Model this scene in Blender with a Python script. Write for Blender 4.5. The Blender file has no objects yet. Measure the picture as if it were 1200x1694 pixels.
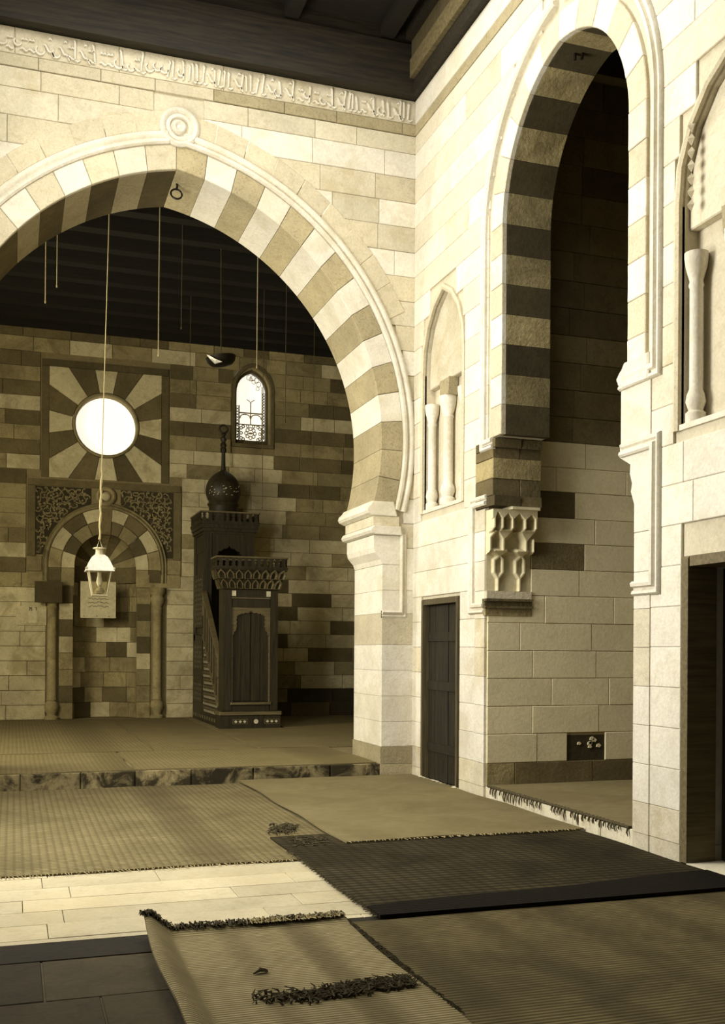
import bpy, bmesh, math, random
from mathutils import Vector, Matrix

# ------------------------------------------------------------------ camera
F, PX, PY, YAW, ROLL, EYE = 1720.0, 600.0, 1075.0, math.radians(18.6), 0.006, 1.5
scene = bpy.context.scene
COL = scene.collection
cam = bpy.data.cameras.new('camera')
cam.sensor_fit = 'VERTICAL'
cam.sensor_height = 36.0
cam.lens = 36.0 * F / 1694.0
cam.shift_y = (PY - 847.0) / 1694.0
cam.clip_end = 200
camo = bpy.data.objects.new('camera', cam)
camo.matrix_world = (Matrix.Translation((0, 0, EYE)) @ Matrix.Rotation(-YAW, 4, 'Z')
                     @ Matrix.Rotation(math.pi / 2, 4, 'X') @ Matrix.Rotation(ROLL, 4, 'Z'))
COL.objects.link(camo)
scene.camera = camo

# ------------------------------------------------------------------ light
vs = scene.view_settings
vs.view_transform = 'Standard'
vs.look = 'None'
vs.gamma = 1.0
vs.use_curve_mapping = False
vs.exposure = 0.03
world = bpy.data.worlds.new('world')
scene.world = world
world.use_nodes = True
bg = world.node_tree.nodes['Background']
bg.inputs[0].default_value = (1.0, 0.95, 0.82, 1)
bg.inputs[1].default_value = 0.13


def area(name, loc, rot, sx, sy, power, col=(1.0, 0.97, 0.90)):
    l = bpy.data.lights.new(name, 'AREA')
    l.shape = 'RECTANGLE'
    l.size, l.size_y, l.energy, l.color = sx, sy, power, col
    o = bpy.data.objects.new(name, l)
    o.location, o.rotation_euler = loc, rot
    COL.objects.link(o)
    return o


# daylight falling through the roof lantern over the court
area('lantern_daylight', (1.65, 7.85, 8.9), (0, 0, 0), 3.8, 4.8, 400)
# daylight from the windows of the recess on the opposite side of the court
area('recess_daylight', (-1.45, 8.15, 3.9), (0, math.radians(-90), 0), 4.4, 2.3, 640)
# added fill that brightens the prayer hall; no window stands behind it
area('hall_fill', (-3.4, 13.6, 3.7), (0, math.radians(-90), 0), 3.0, 1.9, 420, (1.0, .93, .72))

# ------------------------------------------------------------------ sizes (metres)
W = 4.5            # right wall plane (x)
Y0 = 11.48         # arch wall plane (y)
YB = 20.15         # far wall plane (y)
YR = 9.47          # wall inside the side recess (y)
CX = 1.67          # axis of the court
STEP = .17
rnd = random.Random(7)


def ray(x, y):
    dx, dy = x - PX, y - PY
    c, s = math.cos(ROLL), math.sin(ROLL)
    dx, dy = c * dx + s * dy, -s * dx + c * dy
    u, v = dx / F, -dy / F
    return (math.sin(YAW) + u * math.cos(YAW), math.cos(YAW) - u * math.sin(YAW), v)


def onY(x, y, Y):
    r = ray(x, y); t = Y / r[1]
    return (r[0] * t, Y, EYE + r[2] * t)


def onX(x, y, X):
    r = ray(x, y); t = X / r[0]
    return (X, r[1] * t, EYE + r[2] * t)


def onZ(x, y, Z):
    r = ray(x, y); t = (Z - EYE) / r[2]
    return (r[0] * t, r[1] * t, Z)


# ------------------------------------------------------------------ materials
def nt(name):
    m = bpy.data.materials.new(name)
    m.use_nodes = True
    n = m.node_tree
    return m, n, n.nodes['Principled BSDF']


def nd(n, t, **kw):
    o = n.nodes.new(t)
    for k, v in kw.items():
        setattr(o, k, v)
    return o


def setin(o, **kw):
    for k, v in kw.items():
        o.inputs[k.replace('_', ' ')].default_value = v


def ramp(n, fac, p0, c0, p1, c1):
    r = nd(n, 'ShaderNodeValToRGB')
    r.color_ramp.elements[0].position = p0
    r.color_ramp.elements[0].color = (*c0, 1)
    r.color_ramp.elements[1].position = p1
    r.color_ramp.elements[1].color = (*c1, 1)
    n.links.new(fac, r.inputs[0])
    return r.outputs[0]


def mul(c, k):
    return tuple(min(1, v * k) for v in c)


def mixc(n, fac, a, b, mode='MIX'):
    m = nd(n, 'ShaderNodeMix', data_type='RGBA', blend_type=mode)
    for s, v in ((0, fac), (6, a), (7, b)):
        if hasattr(v, 'is_linked') or hasattr(v, 'links'):
            n.links.new(v, m.inputs[s])
        else:
            m.inputs[s].default_value = v if s == 0 else (*v, 1)
    return m.outputs[2]


def noise(n, scale, detail=6, rough=.6, vec=None, dist=0):
    o = nd(n, 'ShaderNodeTexNoise')
    setin(o, Scale=scale, Detail=detail, Roughness=rough, Distortion=dist)
    if vec is not None:
        n.links.new(vec, o.inputs['Vector'])
    return o.outputs['Fac']


def stone(name, col, var=.10, speck=0., patch=.22, rough=.9, bump=.25, stain=None, stain_amt=0., stain_at=.5, stain_scale=1.3):
    m, n, b = nt(name)
    pos = nd(n, 'ShaderNodeNewGeometry').outputs['Position']
    big = noise(n, 2.2, 8, .62, pos)
    fine = noise(n, 38, 4, .6, pos)
    c = ramp(n, big, .32, mul(col, 1 - patch), .68, mul(col, 1 + patch * .45))
    c = mixc(n, .35, c, ramp(n, fine, .3, mul(col, .72), .7, mul(col, 1.15)))
    blot = noise(n, 8.5, 7, .75, pos, .8)
    c = mixc(n, ramp(n, blot, .50, (0, 0, 0), .66, (min(.75, patch * 2.4),) * 3), c, tuple(v * k for v, k in zip(col, (.66, .62, .52))))
    if stain_amt:
        st = noise(n, stain_scale, 9, .7, pos, .6)
        c = mixc(n, ramp(n, st, stain_at, (0, 0, 0), stain_at + .12, (stain_amt,) * 3), c, stain)
    if speck:
        sp = noise(n, 55, 3, .7, pos)
        c = mixc(n, ramp(n, sp, .55, (0, 0, 0), .68, (speck,) * 3), c, mul(col, .25))
    oi = nd(n, 'ShaderNodeObjectInfo')
    mr = nd(n, 'ShaderNodeMapRange')
    setin(mr, To_Min=1 - var, To_Max=1 + var)
    n.links.new(oi.outputs['Random'], mr.inputs['Value'])
    hv = nd(n, 'ShaderNodeHueSaturation')
    n.links.new(mr.outputs[0], hv.inputs['Value'])
    n.links.new(c, hv.inputs['Color'])
    n.links.new(hv.outputs[0], b.inputs['Base Color'])
    setin(b, Roughness=rough)
    b.inputs['Specular IOR Level'].default_value = .2
    bp = nd(n, 'ShaderNodeBump')
    setin(bp, Strength=bump, Distance=.02)
    n.links.new(noise(n, 22, 6, .65, pos), bp.inputs['Height'])
    n.links.new(bp.outputs[0], b.inputs['Normal'])
    return m


def wood(name, col, hi, axis='Z', rough=.6):
    m, n, b = nt(name)
    pos = nd(n, 'ShaderNodeNewGeometry').outputs['Position']
    mp = nd(n, 'ShaderNodeMapping')
    sc = {'Z': (30, 30, 2), 'X': (2, 30, 30), 'Y': (30, 2, 30)}[axis]
    mp.inputs['Scale'].default_value = sc
    n.links.new(pos, mp.inputs[0])
    f = noise(n, 1, 6, .65, mp.outputs[0], .4)
    c = ramp(n, f, .3, col, .75, hi)
    n.links.new(c, b.inputs['Base Color'])
    setin(b, Roughness=rough)
    b.inputs['Specular IOR Level'].default_value = .3
    bp = nd(n, 'ShaderNodeBump')
    setin(bp, Strength=.3, Distance=.01)
    n.links.new(f, bp.inputs['Height'])
    n.links.new(bp.outputs[0], b.inputs['Normal'])
    return m


def plain(name, col, rough=.6, metal=0.):
    m, n, b = nt(name)
    pos = nd(n, 'ShaderNodeNewGeometry').outputs['Position']
    c = ramp(n, noise(n, 18, 5, .6, pos), .3, mul(col, .8), .7, mul(col, 1.12))
    n.links.new(c, b.inputs['Base Color'])
    setin(b, Roughness=rough, Metallic=metal)
    b.inputs['Specular IOR Level'].default_value = .3
    return m


def glow(name, col, strength):
    m, n, b = nt(name)
    setin(b, Base_Color=(*col, 1), Roughness=.5)
    b.inputs['Emission Color'].default_value = (*col, 1)
    pos = nd(n, 'ShaderNodeNewGeometry').outputs['Position']
    mr = nd(n, 'ShaderNodeMapRange')
    setin(mr, To_Min=strength * .93, To_Max=strength * 1.05)
    n.links.new(noise(n, 3, 2, .5, pos), mr.inputs['Value'])
    n.links.new(mr.outputs[0], b.inputs['Emission Strength'])
    return m


def mat_weave(name, col, dark, sx, sy, stripe=0., band=None, blotch=.35):
    """woven reed matting: fine ribs along x, cords along y, worn blotches"""
    m, n, b = nt(name)
    co = nd(n, 'ShaderNodeTexCoord').outputs['Object']
    sep = nd(n, 'ShaderNodeSeparateXYZ')
    n.links.new(co, sep.inputs[0])

    def wave(out, scale, ph=0):
        a = nd(n, 'ShaderNodeMath', operation='MULTIPLY'); a.inputs[1].default_value = scale
        n.links.new(out, a.inputs[0])
        s = nd(n, 'ShaderNodeMath', operation='SINE'); n.links.new(a.outputs[0], s.inputs[0])
        r = nd(n, 'ShaderNodeMapRange'); setin(r, From_Min=-1., From_Max=1.)
        n.links.new(s.outputs[0], r.inputs['Value'])
        return r.outputs[0]
    wx = wave(sep.outputs[0], sx)
    wy = wave(sep.outputs[1], sy)
    mp = nd(n, 'ShaderNodeMapping'); mp.inputs['Scale'].default_value = (3, 40, 1)
    n.links.new(co, mp.inputs[0])
    fib = noise(n, 2, 5, .7, mp.outputs[0])
    big = noise(n, 1.5, 9, .7, co, .5)
    c = ramp(n, fib, .25, mul(col, .6), .75, mul(col, 1.25))
    c = mixc(n, ramp(n, wy, .1, (.75,) * 3, .7, (0, 0, 0)), c, dark)
    c = mixc(n, ramp(n, wx, .05, (.4,) * 3, .5, (0, 0, 0)), c, dark)
    c = mixc(n, ramp(n, big, .42, (0, 0, 0), .7, (blotch,) * 3), c, dark)
    if stripe:
        st = wave(sep.outputs[0], stripe)
        c = mixc(n, ramp(n, st, .9, (0, 0, 0), .99, (.45,) * 3), c, mul(dark, .8))
    n.links.new(c, b.inputs['Base Color'])
    setin(b, Roughness=.95)
    b.inputs['Specular IOR Level'].default_value = .1
    ad = nd(n, 'ShaderNodeMath', operation='MULTIPLY_ADD')
    n.links.new(wx, ad.inputs[0]); ad.inputs[1].default_value = .5
    n.links.new(wy, ad.inputs[2])
    bp = nd(n, 'ShaderNodeBump'); setin(bp, Strength=.6, Distance=.006)
    n.links.new(ad.outputs[0], bp.inputs['Height'])
    n.links.new(bp.outputs[0], b.inputs['Normal'])
    return m


M = {}
STN = (.30, .24, .11)
M['pale'] = stone('pale_limestone', (.68, .635, .515), .06, .08, .15, bump=.35, stain=(.50, .435, .29), stain_amt=.5)
M['pale2'] = stone('toned_limestone', (.59, .53, .385), .09, .18, .2, bump=.4, stain=(.40, .33, .18), stain_amt=.55)
M['mid'] = stone('tawny_limestone', (.38, .32, .185), .12, .55, .25, bump=.5)
M['midpale'] = stone('faded_tawny_limestone', (.55, .485, .335), .08, .3, .18, bump=.4)
M['vdark'] = stone('speckled_brown_stone', (.24, .19, .095), .15, .5, .3)
M['rstripe'] = stone('bleached_tawny_limestone', (.61, .55, .41), .05, .15, .15, bump=.3)
M['mortar'] = stone('lime_mortar', (.56, .50, .36), 0, 0, .2)
M['imortar'] = stone('grey_mortar', (.24, .19, .09), 0, 0, .25)
M['ipale'] = stone('hall_pale_stone', (.60, .52, .30), .12, .1, .28, bump=.5, stain=(.27, .215, .10), stain_amt=.6)
M['imid'] = stone('hall_tawny_stone', (.33, .27, .128), .2, .4, .38, bump=.6, stain=(.15, .118, .052), stain_amt=.75)
M['idark'] = stone('hall_brown_stone', (.15, .118, .053), .22, .4, .4, bump=.6)
M['rpale'] = stone('recess_limestone', (.66, .585, .365), .06, 0, .13, bump=.15)
M['rmortar'] = stone('recess_mortar', (.42, .355, .20), 0, 0, .2)
M['rdark'] = stone('sooty_and_shaded_limestone', (.13, .10, .045), .3, .3, .45)  # soot in the side recess, painted shade on the great arch soffit
M['blackshade'] = stone('black_and_shaded_stone', (.06, .047, .022), .2, .2, .4)  # black ground colour; also painted shade on side arch soffit and hall corner
M['marble'] = stone('white_marble', (.50, .435, .28), .12, 0, .2, rough=.6, bump=.08, stain=(.45, .37, .2), stain_amt=.4)
M['joint'] = stone('dirt_filled_joint', (.10, .08, .04), 0, 0, .3)
M['slabdark'] = stone('dark_paving_stone', (.05, .039, .018), .3, 0, .4)
M['bandstone'] = stone('black_paving_stone', (.022, .018, .009), .2, 0, .4)
M['kerb'] = stone('worn_kerb_stone', (.26, .21, .10), .2, .3, .5, stain=(.03, .023, .01), stain_amt=1.0, stain_at=.44, stain_scale=3.2)
M['plaster'] = stone('white_plaster', (.66, .60, .43), .05, 0, .2, stain=(.25, .19, .09), stain_amt=.6)
M['ceil'] = wood('smoked_ceiling_timber', (.006, .0045, .002), (.014, .011, .005), 'X', .8)
M['beam'] = wood('dark_beam_timber', (.005, .004, .0018), (.03, .022, .009), 'X', .7)
M['wood'] = wood('dark_walnut', (.014, .0105, .0045), (.05, .039, .017), 'Z', .5)
M['woodlite'] = wood('worn_walnut', (.075, .058, .026), (.19, .15, .07), 'X', .5)
M['door'] = wood('black_door_timber', (.005, .004, .002), (.028, .022, .010), 'Z', .6)
M['doorframe'] = wood('brown_frame_timber', (.04, .031, .014), (.11, .086, .04), 'Z', .6)
M['ivory'] = plain('ivory_inlay', (.62, .56, .38), .4)
M['iron'] = plain('black_iron', (.02, .016, .009), .5, .6)
M['cord'] = plain('hemp_cord', (.42, .35, .18), .9)
M['cordark'] = plain('dark_wire', (.08, .062, .028), .7)
M['enamel'] = plain('white_enamel', (.80, .76, .64), .35)
M['tin'] = plain('painted_tin', (.50, .44, .27), .4, .3)
M['paper'] = plain('cream_paper', (.62, .545, .32), .9)
M['ink'] = plain('brown_ink', (.05, .04, .02), .9)
M['board'] = stone('brown_board', (.085, .066, .028), 0, .2, .3)
M['sky'] = glow('window_daylight', (.93, .88, .76), 1.0)
M['grille'] = plain('stucco_grille', (.30, .245, .115), .9)
M['matA'] = mat_weave('reed_matting', (.23, .187, .088), (.065, .05, .022), 110, 140, 2.6, blotch=.6)
M['matB'] = mat_weave('smooth_straw_matting', (.25, .205, .10), (.13, .103, .046), 330, 230, 0, blotch=.85)
M['matC'] = mat_weave('dark_reed_matting', (.055, .043, .0195), (.010, .0078, .0035), 75, 95, 2.1, blotch=.9)
M['matCb'] = mat_weave('black_mat_border', (.010, .008, .004), (.004, .003, .0015), 160, 180)
M['matD'] = mat_weave('ribbed_matting', (.145, .115, .051), (.04, .031, .014), 12, 200, 0, blotch=.9)
M['matE'] = mat_weave('coarse_straw_matting', (.32, .265, .135), (.09, .07, .032), 18, 250, 5.5, blotch=.5)
M['matF'] = mat_weave('hall_matting', (.25, .20, .09), (.12, .094, .04), 120, 120, 1.6, blotch=.5)
M['fringe'] = plain('dark_fringe', (.06, .047, .02), .95)
M['straw'] = plain('straw_ends', (.33, .27, .13), .95)


def glass(name):
    m, n, b = nt(name)
    setin(b, Base_Color=(.9, .87, .75, 1), Roughness=.03, IOR=1.45)
    b.inputs['Transmission Weight'].default_value = 1
    return m


M['glass'] = glass('lamp_glass')


# ------------------------------------------------------------------ mesh helpers
class MB:
    def __init__(self):
        self.v, self.f = [], []

    def quadbox(self, p):      # eight points, bottom four then top four
        i = len(self.v); self.v += p
        for q in ((0, 3, 2, 1), (4, 5, 6, 7), (0, 1, 5, 4), (1, 2, 6, 5), (2, 3, 7, 6), (3, 0, 4, 7)):
            self.f.append([i + k for k in q])

    def box(self, x0, x1, y0, y1, z0, z1):
        self.quadbox([(x0, y0, z0), (x1, y0, z0), (x1, y1, z0), (x0, y1, z0),
                      (x0, y0, z1), (x1, y0, z1), (x1, y1, z1), (x0, y1, z1)])
        return self

    def prism(self, poly, mp, d0, d1, ins=0.):
        """poly in wall plane; mp(s, z, d) -> point; front cap at d1 (inset ins for a soft arris)"""
        n = len(poly); i = len(self.v)
        self.v += [mp(s, z, d0) for s, z in poly]
        if ins:
            cs = sum(p[0] for p in poly) / n; cz = sum(p[1] for p in poly) / n
            self.v += [mp(s, z, d1 - ins) for s, z in poly]
            fr = []
            for s, z in poly:
                dx, dz = cs - s, cz - z
                L = math.hypot(dx, dz) or 1
                fr.append((s + dx / L * ins * 1.3, z + dz / L * ins * 1.3))
            self.v += [mp(s, z, d1) for s, z in fr]
            lay = 3
        else:
            self.v += [mp(s, z, d1) for s, z in poly]
            lay = 2
        for l in range(lay - 1):
            for k in range(n):
                a, b = i + l * n + k, i + l * n + (k + 1) % n
                self.f.append([a, b, b + n, a + n])
        self.f.append([i + k for k in range(n)][::-1])
        self.f.append([i + (lay - 1) * n + k for k in range(n)])
        return self

    def lathe(self, prof, c, seg=20, ax=(0, 0, 1)):
        i = len(self.v); n = len(prof)
        for r, z in prof:
            for k in range(seg):
                a = 2 * math.pi * k / seg
                self.v.append((c[0] + r * math.cos(a), c[1] + r * math.sin(a), c[2] + z))
        for j in range(n - 1):
            for k in range(seg):
                a, b = i + j * seg + k, i + j * seg + (k + 1) % seg
                self.f.append([a, b, b + seg, a + seg])
        self.f.append([i + k for k in range(seg)][::-1])
        self.f.append([i + (n - 1) * seg + k for k in range(seg)])
        return self

    def tube(self, pts, r, seg=6, closed=False, taper=None):
        i = len(self.v); n = len(pts)
        P = [Vector(p) for p in pts]
        for j in range(n):
            a = P[(j - 1) % n] if (closed or j > 0) else P[j]
            b = P[(j + 1) % n] if (closed or j < n - 1) else P[j]
            t = (b - a).normalized()
            up = Vector((0, 0, 1)) if abs(t.z) < .9 else Vector((0, 1, 0))
            u = t.cross(up).normalized(); w = t.cross(u)
            rr = r * (taper[j] if taper else 1)
            for k in range(seg):
                an = 2 * math.pi * k / seg
                self.v.append(tuple(P[j] + u * rr * math.cos(an) + w * rr * math.sin(an)))
        for j in range(n if closed else n - 1):
            for k in range(seg):
                a = i + j * seg + k; b = i + j * seg + (k + 1) % seg
                jn = (j + 1) % n
                c = i + jn * seg + (k + 1) % seg; d = i + jn * seg + k
                self.f.append([a, b, c, d])
        if not closed:
            self.f.append([i + k for k in range(seg)][::-1])
            self.f.append([i + (n - 1) * seg + k for k in range(seg)])
        return self

    def sweep(self, path, prof, mp, closed=False):
        """profile (offset to the left of the path, proud) swept along path in the wall plane with mitres"""
        n = len(path); m = len(prof); i = len(self.v)
        for j in range(n):
            p = Vector(path[j])
            a = Vector(path[(j - 1) % n]) if (closed or j > 0) else None
            b = Vector(path[(j + 1) % n]) if (closed or j < n - 1) else None
            d1 = (p - a).normalized() if a is not None else None
            d2 = (b - p).normalized() if b is not None else None
            d1 = d1 or d2; d2 = d2 or d1
            n1 = Vector((-d1.y, d1.x)); n2 = Vector((-d2.y, d2.x))
            mm = (n1 + n2)
            mm = mm / max(.25, mm.dot(n1)) if mm.length > 1e-6 else n1
            for o, h in prof:
                q = p + mm * o
                self.v.append(mp(q.x, q.y, h))
        for j in range(n if closed else n - 1):
            jn = (j + 1) % n
            for k in range(m - 1):
                self.f.append([i + j * m + k, i + j * m + k + 1, i + jn * m + k + 1, i + jn * m + k])
        if not closed:
            self.f.append([i + k for k in range(m)][::-1])
            self.f.append([i + (n - 1) * m + k for k in range(m)])
        return self

    def mesh(self, name, base=(0, 0, 0), smooth=False):
        me = bpy.data.meshes.new(name)
        bx, by, bz = base
        me.from_pydata([(x - bx, y - by, z - bz) for x, y, z in self.v], [], self.f)
        b = bmesh.new(); b.from_mesh(me)
        bmesh.ops.recalc_face_normals(b, faces=b.faces)
        b.to_mesh(me); b.free()
        if smooth:
            me.polygons.foreach_set('use_smooth', [True] * len(me.polygons))
            me.set_sharp_from_angle(angle=math.radians(40))
        return me

    def build(self, name, mat, parent=None, base=None, smooth=False):
        if base is None:
            base = tuple(parent['_b']) if parent is not None and '_b' in parent else (0, 0, 0)
        me = self.mesh(name, base, smooth)
        me.materials.append(M[mat] if isinstance(mat, str) else mat)
        o = bpy.data.objects.new(name, me)
        COL.objects.link(o)
        if parent is not None:
            o.parent = parent
            o['_b'] = base
        else:
            o.location = base
            o['_b'] = base
        return o


def tag(o, label=None, cat=None, group=None, kind=None):
    if label: o['label'] = label
    if cat: o['category'] = cat
    if group: o['group'] = group
    if kind: o['kind'] = kind
    return o


def thing(name, base, label, cat, group=None):
    o = bpy.data.objects.new(name, None)
    o.location = base
    o.empty_display_size = .2
    o['_b'] = base
    COL.objects.link(o)
    return tag(o, label, cat, group)


def struct(o, label):
    return tag(o, label, None, None, 'structure')


# wall frames: (s along the wall, z up, d proud of the wall plane)
def fr(s, z, d): return (s, Y0 - d, z)
def rt(s, z, d): return (W - d, s, z)
def bk(s, z, d): return (s, YB - d, z)
def rc(s, z, d): return (s, YR - d, z)


_blk = {}


def block_mesh(mat):
    """unit dressed block with softened arrises, face towards -y"""
    if mat in _blk: return _blk[mat]
    b = MB()
    ex, ez = .008, .018
    v = []
    for (e1, e2, y) in ((0, 0, 0), (0, 0, -.75), (ex, ez, -1)):
        v += [(-.5 + e1, y, -.5 + e2), (.5 - e1, y, -.5 + e2), (.5 - e1, y, .5 - e2), (-.5 + e1, y, .5 - e2)]
    b.v = v
    for l in range(2):
        for k in range(4):
            p, q = l * 4 + k, l * 4 + (k + 1) % 4
            b.f.append([p, q, q + 4, p + 4])
    b.f.append([8, 9, 10, 11]); b.f.append([3, 2, 1, 0])
    me = b.mesh('dressed_block')
    me.materials.append(M[mat])
    _blk[mat] = me
    return me


def put_block(parent, frame, s0, s1, z0, z1, depth, mat, gap=.006, name='stone'):
    o = bpy.data.objects.new(name, block_mesh(mat))
    c = frame((s0 + s1) / 2, (z0 + z1) / 2, 0)
    o.location = c
    o.scale = (max(.02, s1 - s0 - gap), depth, max(.02, z1 - z0 - gap))
    if frame is rt:
        o.rotation_euler = (0, 0, -math.pi / 2)
    COL.objects.link(o)
    o.parent = parent
    return o


def lay(parent, frame, s0, s1, zs, excl, matf, L=(.45, .85), depth=.03, jig=.006, gap=.007):
    """courses of stones between s0 and s1, leaving out the intervals excl(z0, z1)"""
    n = 0
    for r in range(len(zs) - 1):
        z0, z1 = zs[r], zs[r + 1]
        segs = [(s0, s1)]
        for a, b in sorted(excl(z0, z1)):
            ns = []
            for p, q in segs:
                if b <= p or a >= q: ns.append((p, q)); continue
                if a > p: ns.append((p, a))
                if b < q: ns.append((b, q))
            segs = ns
        for p, q in segs:
            if q - p < .04: continue
            x = p
            first = True
            while x < q - 1e-4:
                l = rnd.uniform(*L) * (rnd.uniform(.45, 1) if first else 1)
                first = False
                e = x + l
                if q - e < L[0] * .5: e = q
                put_block(parent, frame, x, e, z0, z1, depth + rnd.uniform(-jig, jig), matf(r, (x + e) / 2, (z0 + z1) / 2), gap)
                n += 1
                x = e
    return n


class Arch:
    """pointed arch; s centre cx, half width hw, widest at zc, apex za, foot zf (curving in below zc when horseshoe)"""
    def __init__(self, cx, hw, zc, za, zf, horseshoe=True):
        self.cx, self.hw, self.zc, self.za, self.zf, self.hs = cx, hw, zc, za, zf, horseshoe
        H = za - zc
        self.e = (H * H - hw * hw) / (2 * hw)
        self.R = hw + self.e

    def pt(self, side, off, t):
        """t in 0..1 from foot to apex; side +1 / -1"""
        r = self.R + off
        end = math.acos(max(-1, min(1, self.e / r)))
        if self.hs:
            st = math.asin((self.zf - self.zc) / self.R)
            a = st + t * (end - st)
            s, z = r * math.cos(a) - self.e, self.zc + r * math.sin(a)
        else:
            leg = self.zc - self.zf; arc = self.R * math.acos(self.e / self.R)
            k = leg / (leg + arc)
            if t < k:
                s, z = r - self.e, self.zf + leg * t / k
            else:
                a = (t - k) / (1 - k) * end
                s, z = r * math.cos(a) - self.e, self.zc + r * math.sin(a)
        return (self.cx + side * s, z)

    def curve(self, off, n=30):
        rgt = [self.pt(1, off, k / n) for k in range(n + 1)]
        lft = [self.pt(-1, off, k / n) for k in range(n + 1)]
        return rgt + lft[::-1][1:]

    def half(self, z, off):
        """half width of the offset curve at height z (0 above the apex)"""
        r = self.R + off
        if z <= self.zc and not self.hs: return r - self.e
        dz = z - self.zc
        if abs(dz) >= r: return 0
        return max(0, math.sqrt(r * r - dz * dz) - self.e)

    def voussoirs(self, parent, mp, off0, off1, d0, d1, N, matf, gap=.004, sub=3, ins=.006, side=(1, -1), trange=(0, 1), name='voussoir'):
        for sd in side:
            for k in range(N):
                t0 = trange[0] + (trange[1] - trange[0]) * k / N
                t1 = trange[0] + (trange[1] - trange[0]) * (k + 1) / N
                g = gap / 8
                a = [self.pt(sd, off0, t0 + g + (t1 - t0 - 2 * g) * j / sub) for j in range(sub + 1)]
                b = [self.pt(sd, off1, t0 + g + (t1 - t0 - 2 * g) * j / sub) for j in range(sub + 1)]
                MB().prism(a + b[::-1], mp, d0, d1 + rnd.uniform(-.003, .003), ins).build(name, matf(k, sd), parent)

# ================================================================== FLOORS
fl = MB().box(-4.2, 5.0, -3, Y0, -.2, -.012).build('floor', 'joint')
struct(fl, 'stone-paved floor of the court')
zt = .0
# white marble strips, laid along x
rows = [5.53, 5.60, 5.90, 6.19, 6.48, 6.78, 7.08, 7.30]
for r in range(len(rows) - 1):
    x = -1.6 - rnd.uniform(0, .6)
    while x < 2.35:
        l = rnd.uniform(.7, 1.5)
        b = MB(); h = rnd.uniform(-.002, .001)
        b.prism([(x + .002, rows[r] + .002), (x + l - .002, rows[r] + .002), (x + l - .002, rows[r + 1] - .002), (x + .002, rows[r + 1] - .002)],
                lambda s, z, d: (s, z, d), -.02, h, .002)
        b.build('marble_slab', 'marble', fl)
        x += l
# black band, then big dark slabs
x = -1.6
while x < 2.0:
    MB().prism([(x + .002, 5.22), (x + 1.198, 5.22), (x + 1.198, 5.526), (x + .002, 5.526)], lambda s, z, d: (s, z, d), -.02, -.003, .003).build('paving_slab', 'bandstone', fl)
    x += 1.2
for r, (ya, yb) in enumerate(((4.62, 5.215), (4.0, 4.615), (3.3, 3.995), (2.6, 3.295))):
    x = -1.6 + .28 * (r % 2)
    while x < 1.9:
        l = rnd.uniform(.5, .62)
        MB().prism([(x + .004, ya + .004), (x + l - .004, ya + .004), (x + l - .004, yb - .004), (x + .004, yb - .004)], lambda s, z, d: (s, z, d), -.02, -.002 + rnd.uniform(-.003, .001), .004).build('paving_slab', 'slabdark', fl)
        x += l

fi = MB().box(-4.2, 7.6, Y0 + .05, YB + .9, -.2, STEP - .004).build('floor_hall', 'imortar')
struct(fi, 'raised stone floor of the prayer hall behind the great arch')
x = -1.3
while x < 4.05:
    l = rnd.uniform(.55, .95)
    if 4.09 - x - l < .3: l = 4.09 - x
    MB().prism([(x + .004, -.01), (x + l - .004, -.01), (x + l - .004, STEP), (x + .004, STEP)], fr, -.3, .04 + rnd.uniform(-.008, .008), .014).build('kerb_stone', 'kerb', fi)
    x += l

fs = MB().box(W + .02, 7.6, 6.2, YR + .3, -.2, .125).build('floor_recess', 'mortar')
struct(fs, 'raised stone floor of the side recess')
y = 6.83
while y < YR - .02:
    l = rnd.uniform(.38, .7)
    if YR - y - l < .25: l = YR - y
    MB().prism([(y + .003, -.01), (y + l - .003, -.01), (y + l - .003, .14), (y + .003, .14)], rt, -.28, .012 + rnd.uniform(-.008, .008), .012).build('kerb_stone', 'plaster', fs)
    y += l

# ================================================================== GREAT ARCH WALL
A1 = Arch(CX, 2.40, 3.95, 6.75, 3.22)
poly = [(7.6, 0), (7.6, 8.75), (-4.2, 8.75), (-4.2, 0), (CX - 2.5, 0), (CX - 2.5, 3.0)]
poly += A1.curve(.1, 24)[::-1] + [(CX + 2.5, 3.0), (CX + 2.5, 0)]
wf = MB().prism(poly, fr, -.99, 0).build('wall_front', 'mortar')
struct(wf, 'ashlar wall pierced by the great striped pointed arch')


def pat1(k, sd):
    if k < 3: return 'mid' if sd > 0 else 'pale2'
    return 'pale' if (k % 2) else ('mid' if k < 12 else ('vdark' if sd < 0 else 'mid'))


A1.voussoirs(wf, fr, 0, .27, -1.0, .032, 15, pat1, sub=4, side=(1,))
# left limb: pale thin facing, with the soffit's shade put into darker stones behind
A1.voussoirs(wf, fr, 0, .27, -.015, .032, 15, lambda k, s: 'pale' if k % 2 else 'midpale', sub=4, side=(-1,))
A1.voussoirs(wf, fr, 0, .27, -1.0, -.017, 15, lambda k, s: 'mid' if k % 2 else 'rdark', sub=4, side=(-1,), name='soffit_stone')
# voussoirs outside the moulding, showing as a toned band round the upper arch
A1.voussoirs(wf, fr, .42, .64, -.05, .026, 9, lambda k, s: 'midpale', trange=(.42, .985), gap=.003)
# double roll moulding following the arch, and its loop round the boss
ROLL2 = [(0, 0), (.002, .05), (.02, .068), (.045, .066), (.06, .045), (.07, .034), (.082, .045), (.10, .06), (.125, .06), (.145, .045), (.15, 0)]
ROLL2 = [(-a, h) for a, h in ROLL2]


def half_path(off, sd, tmin, tmax, n=40):
    return [A1.pt(sd, off, tmin + (tmax - tmin) * k / n) for k in range(n + 1)]


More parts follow.
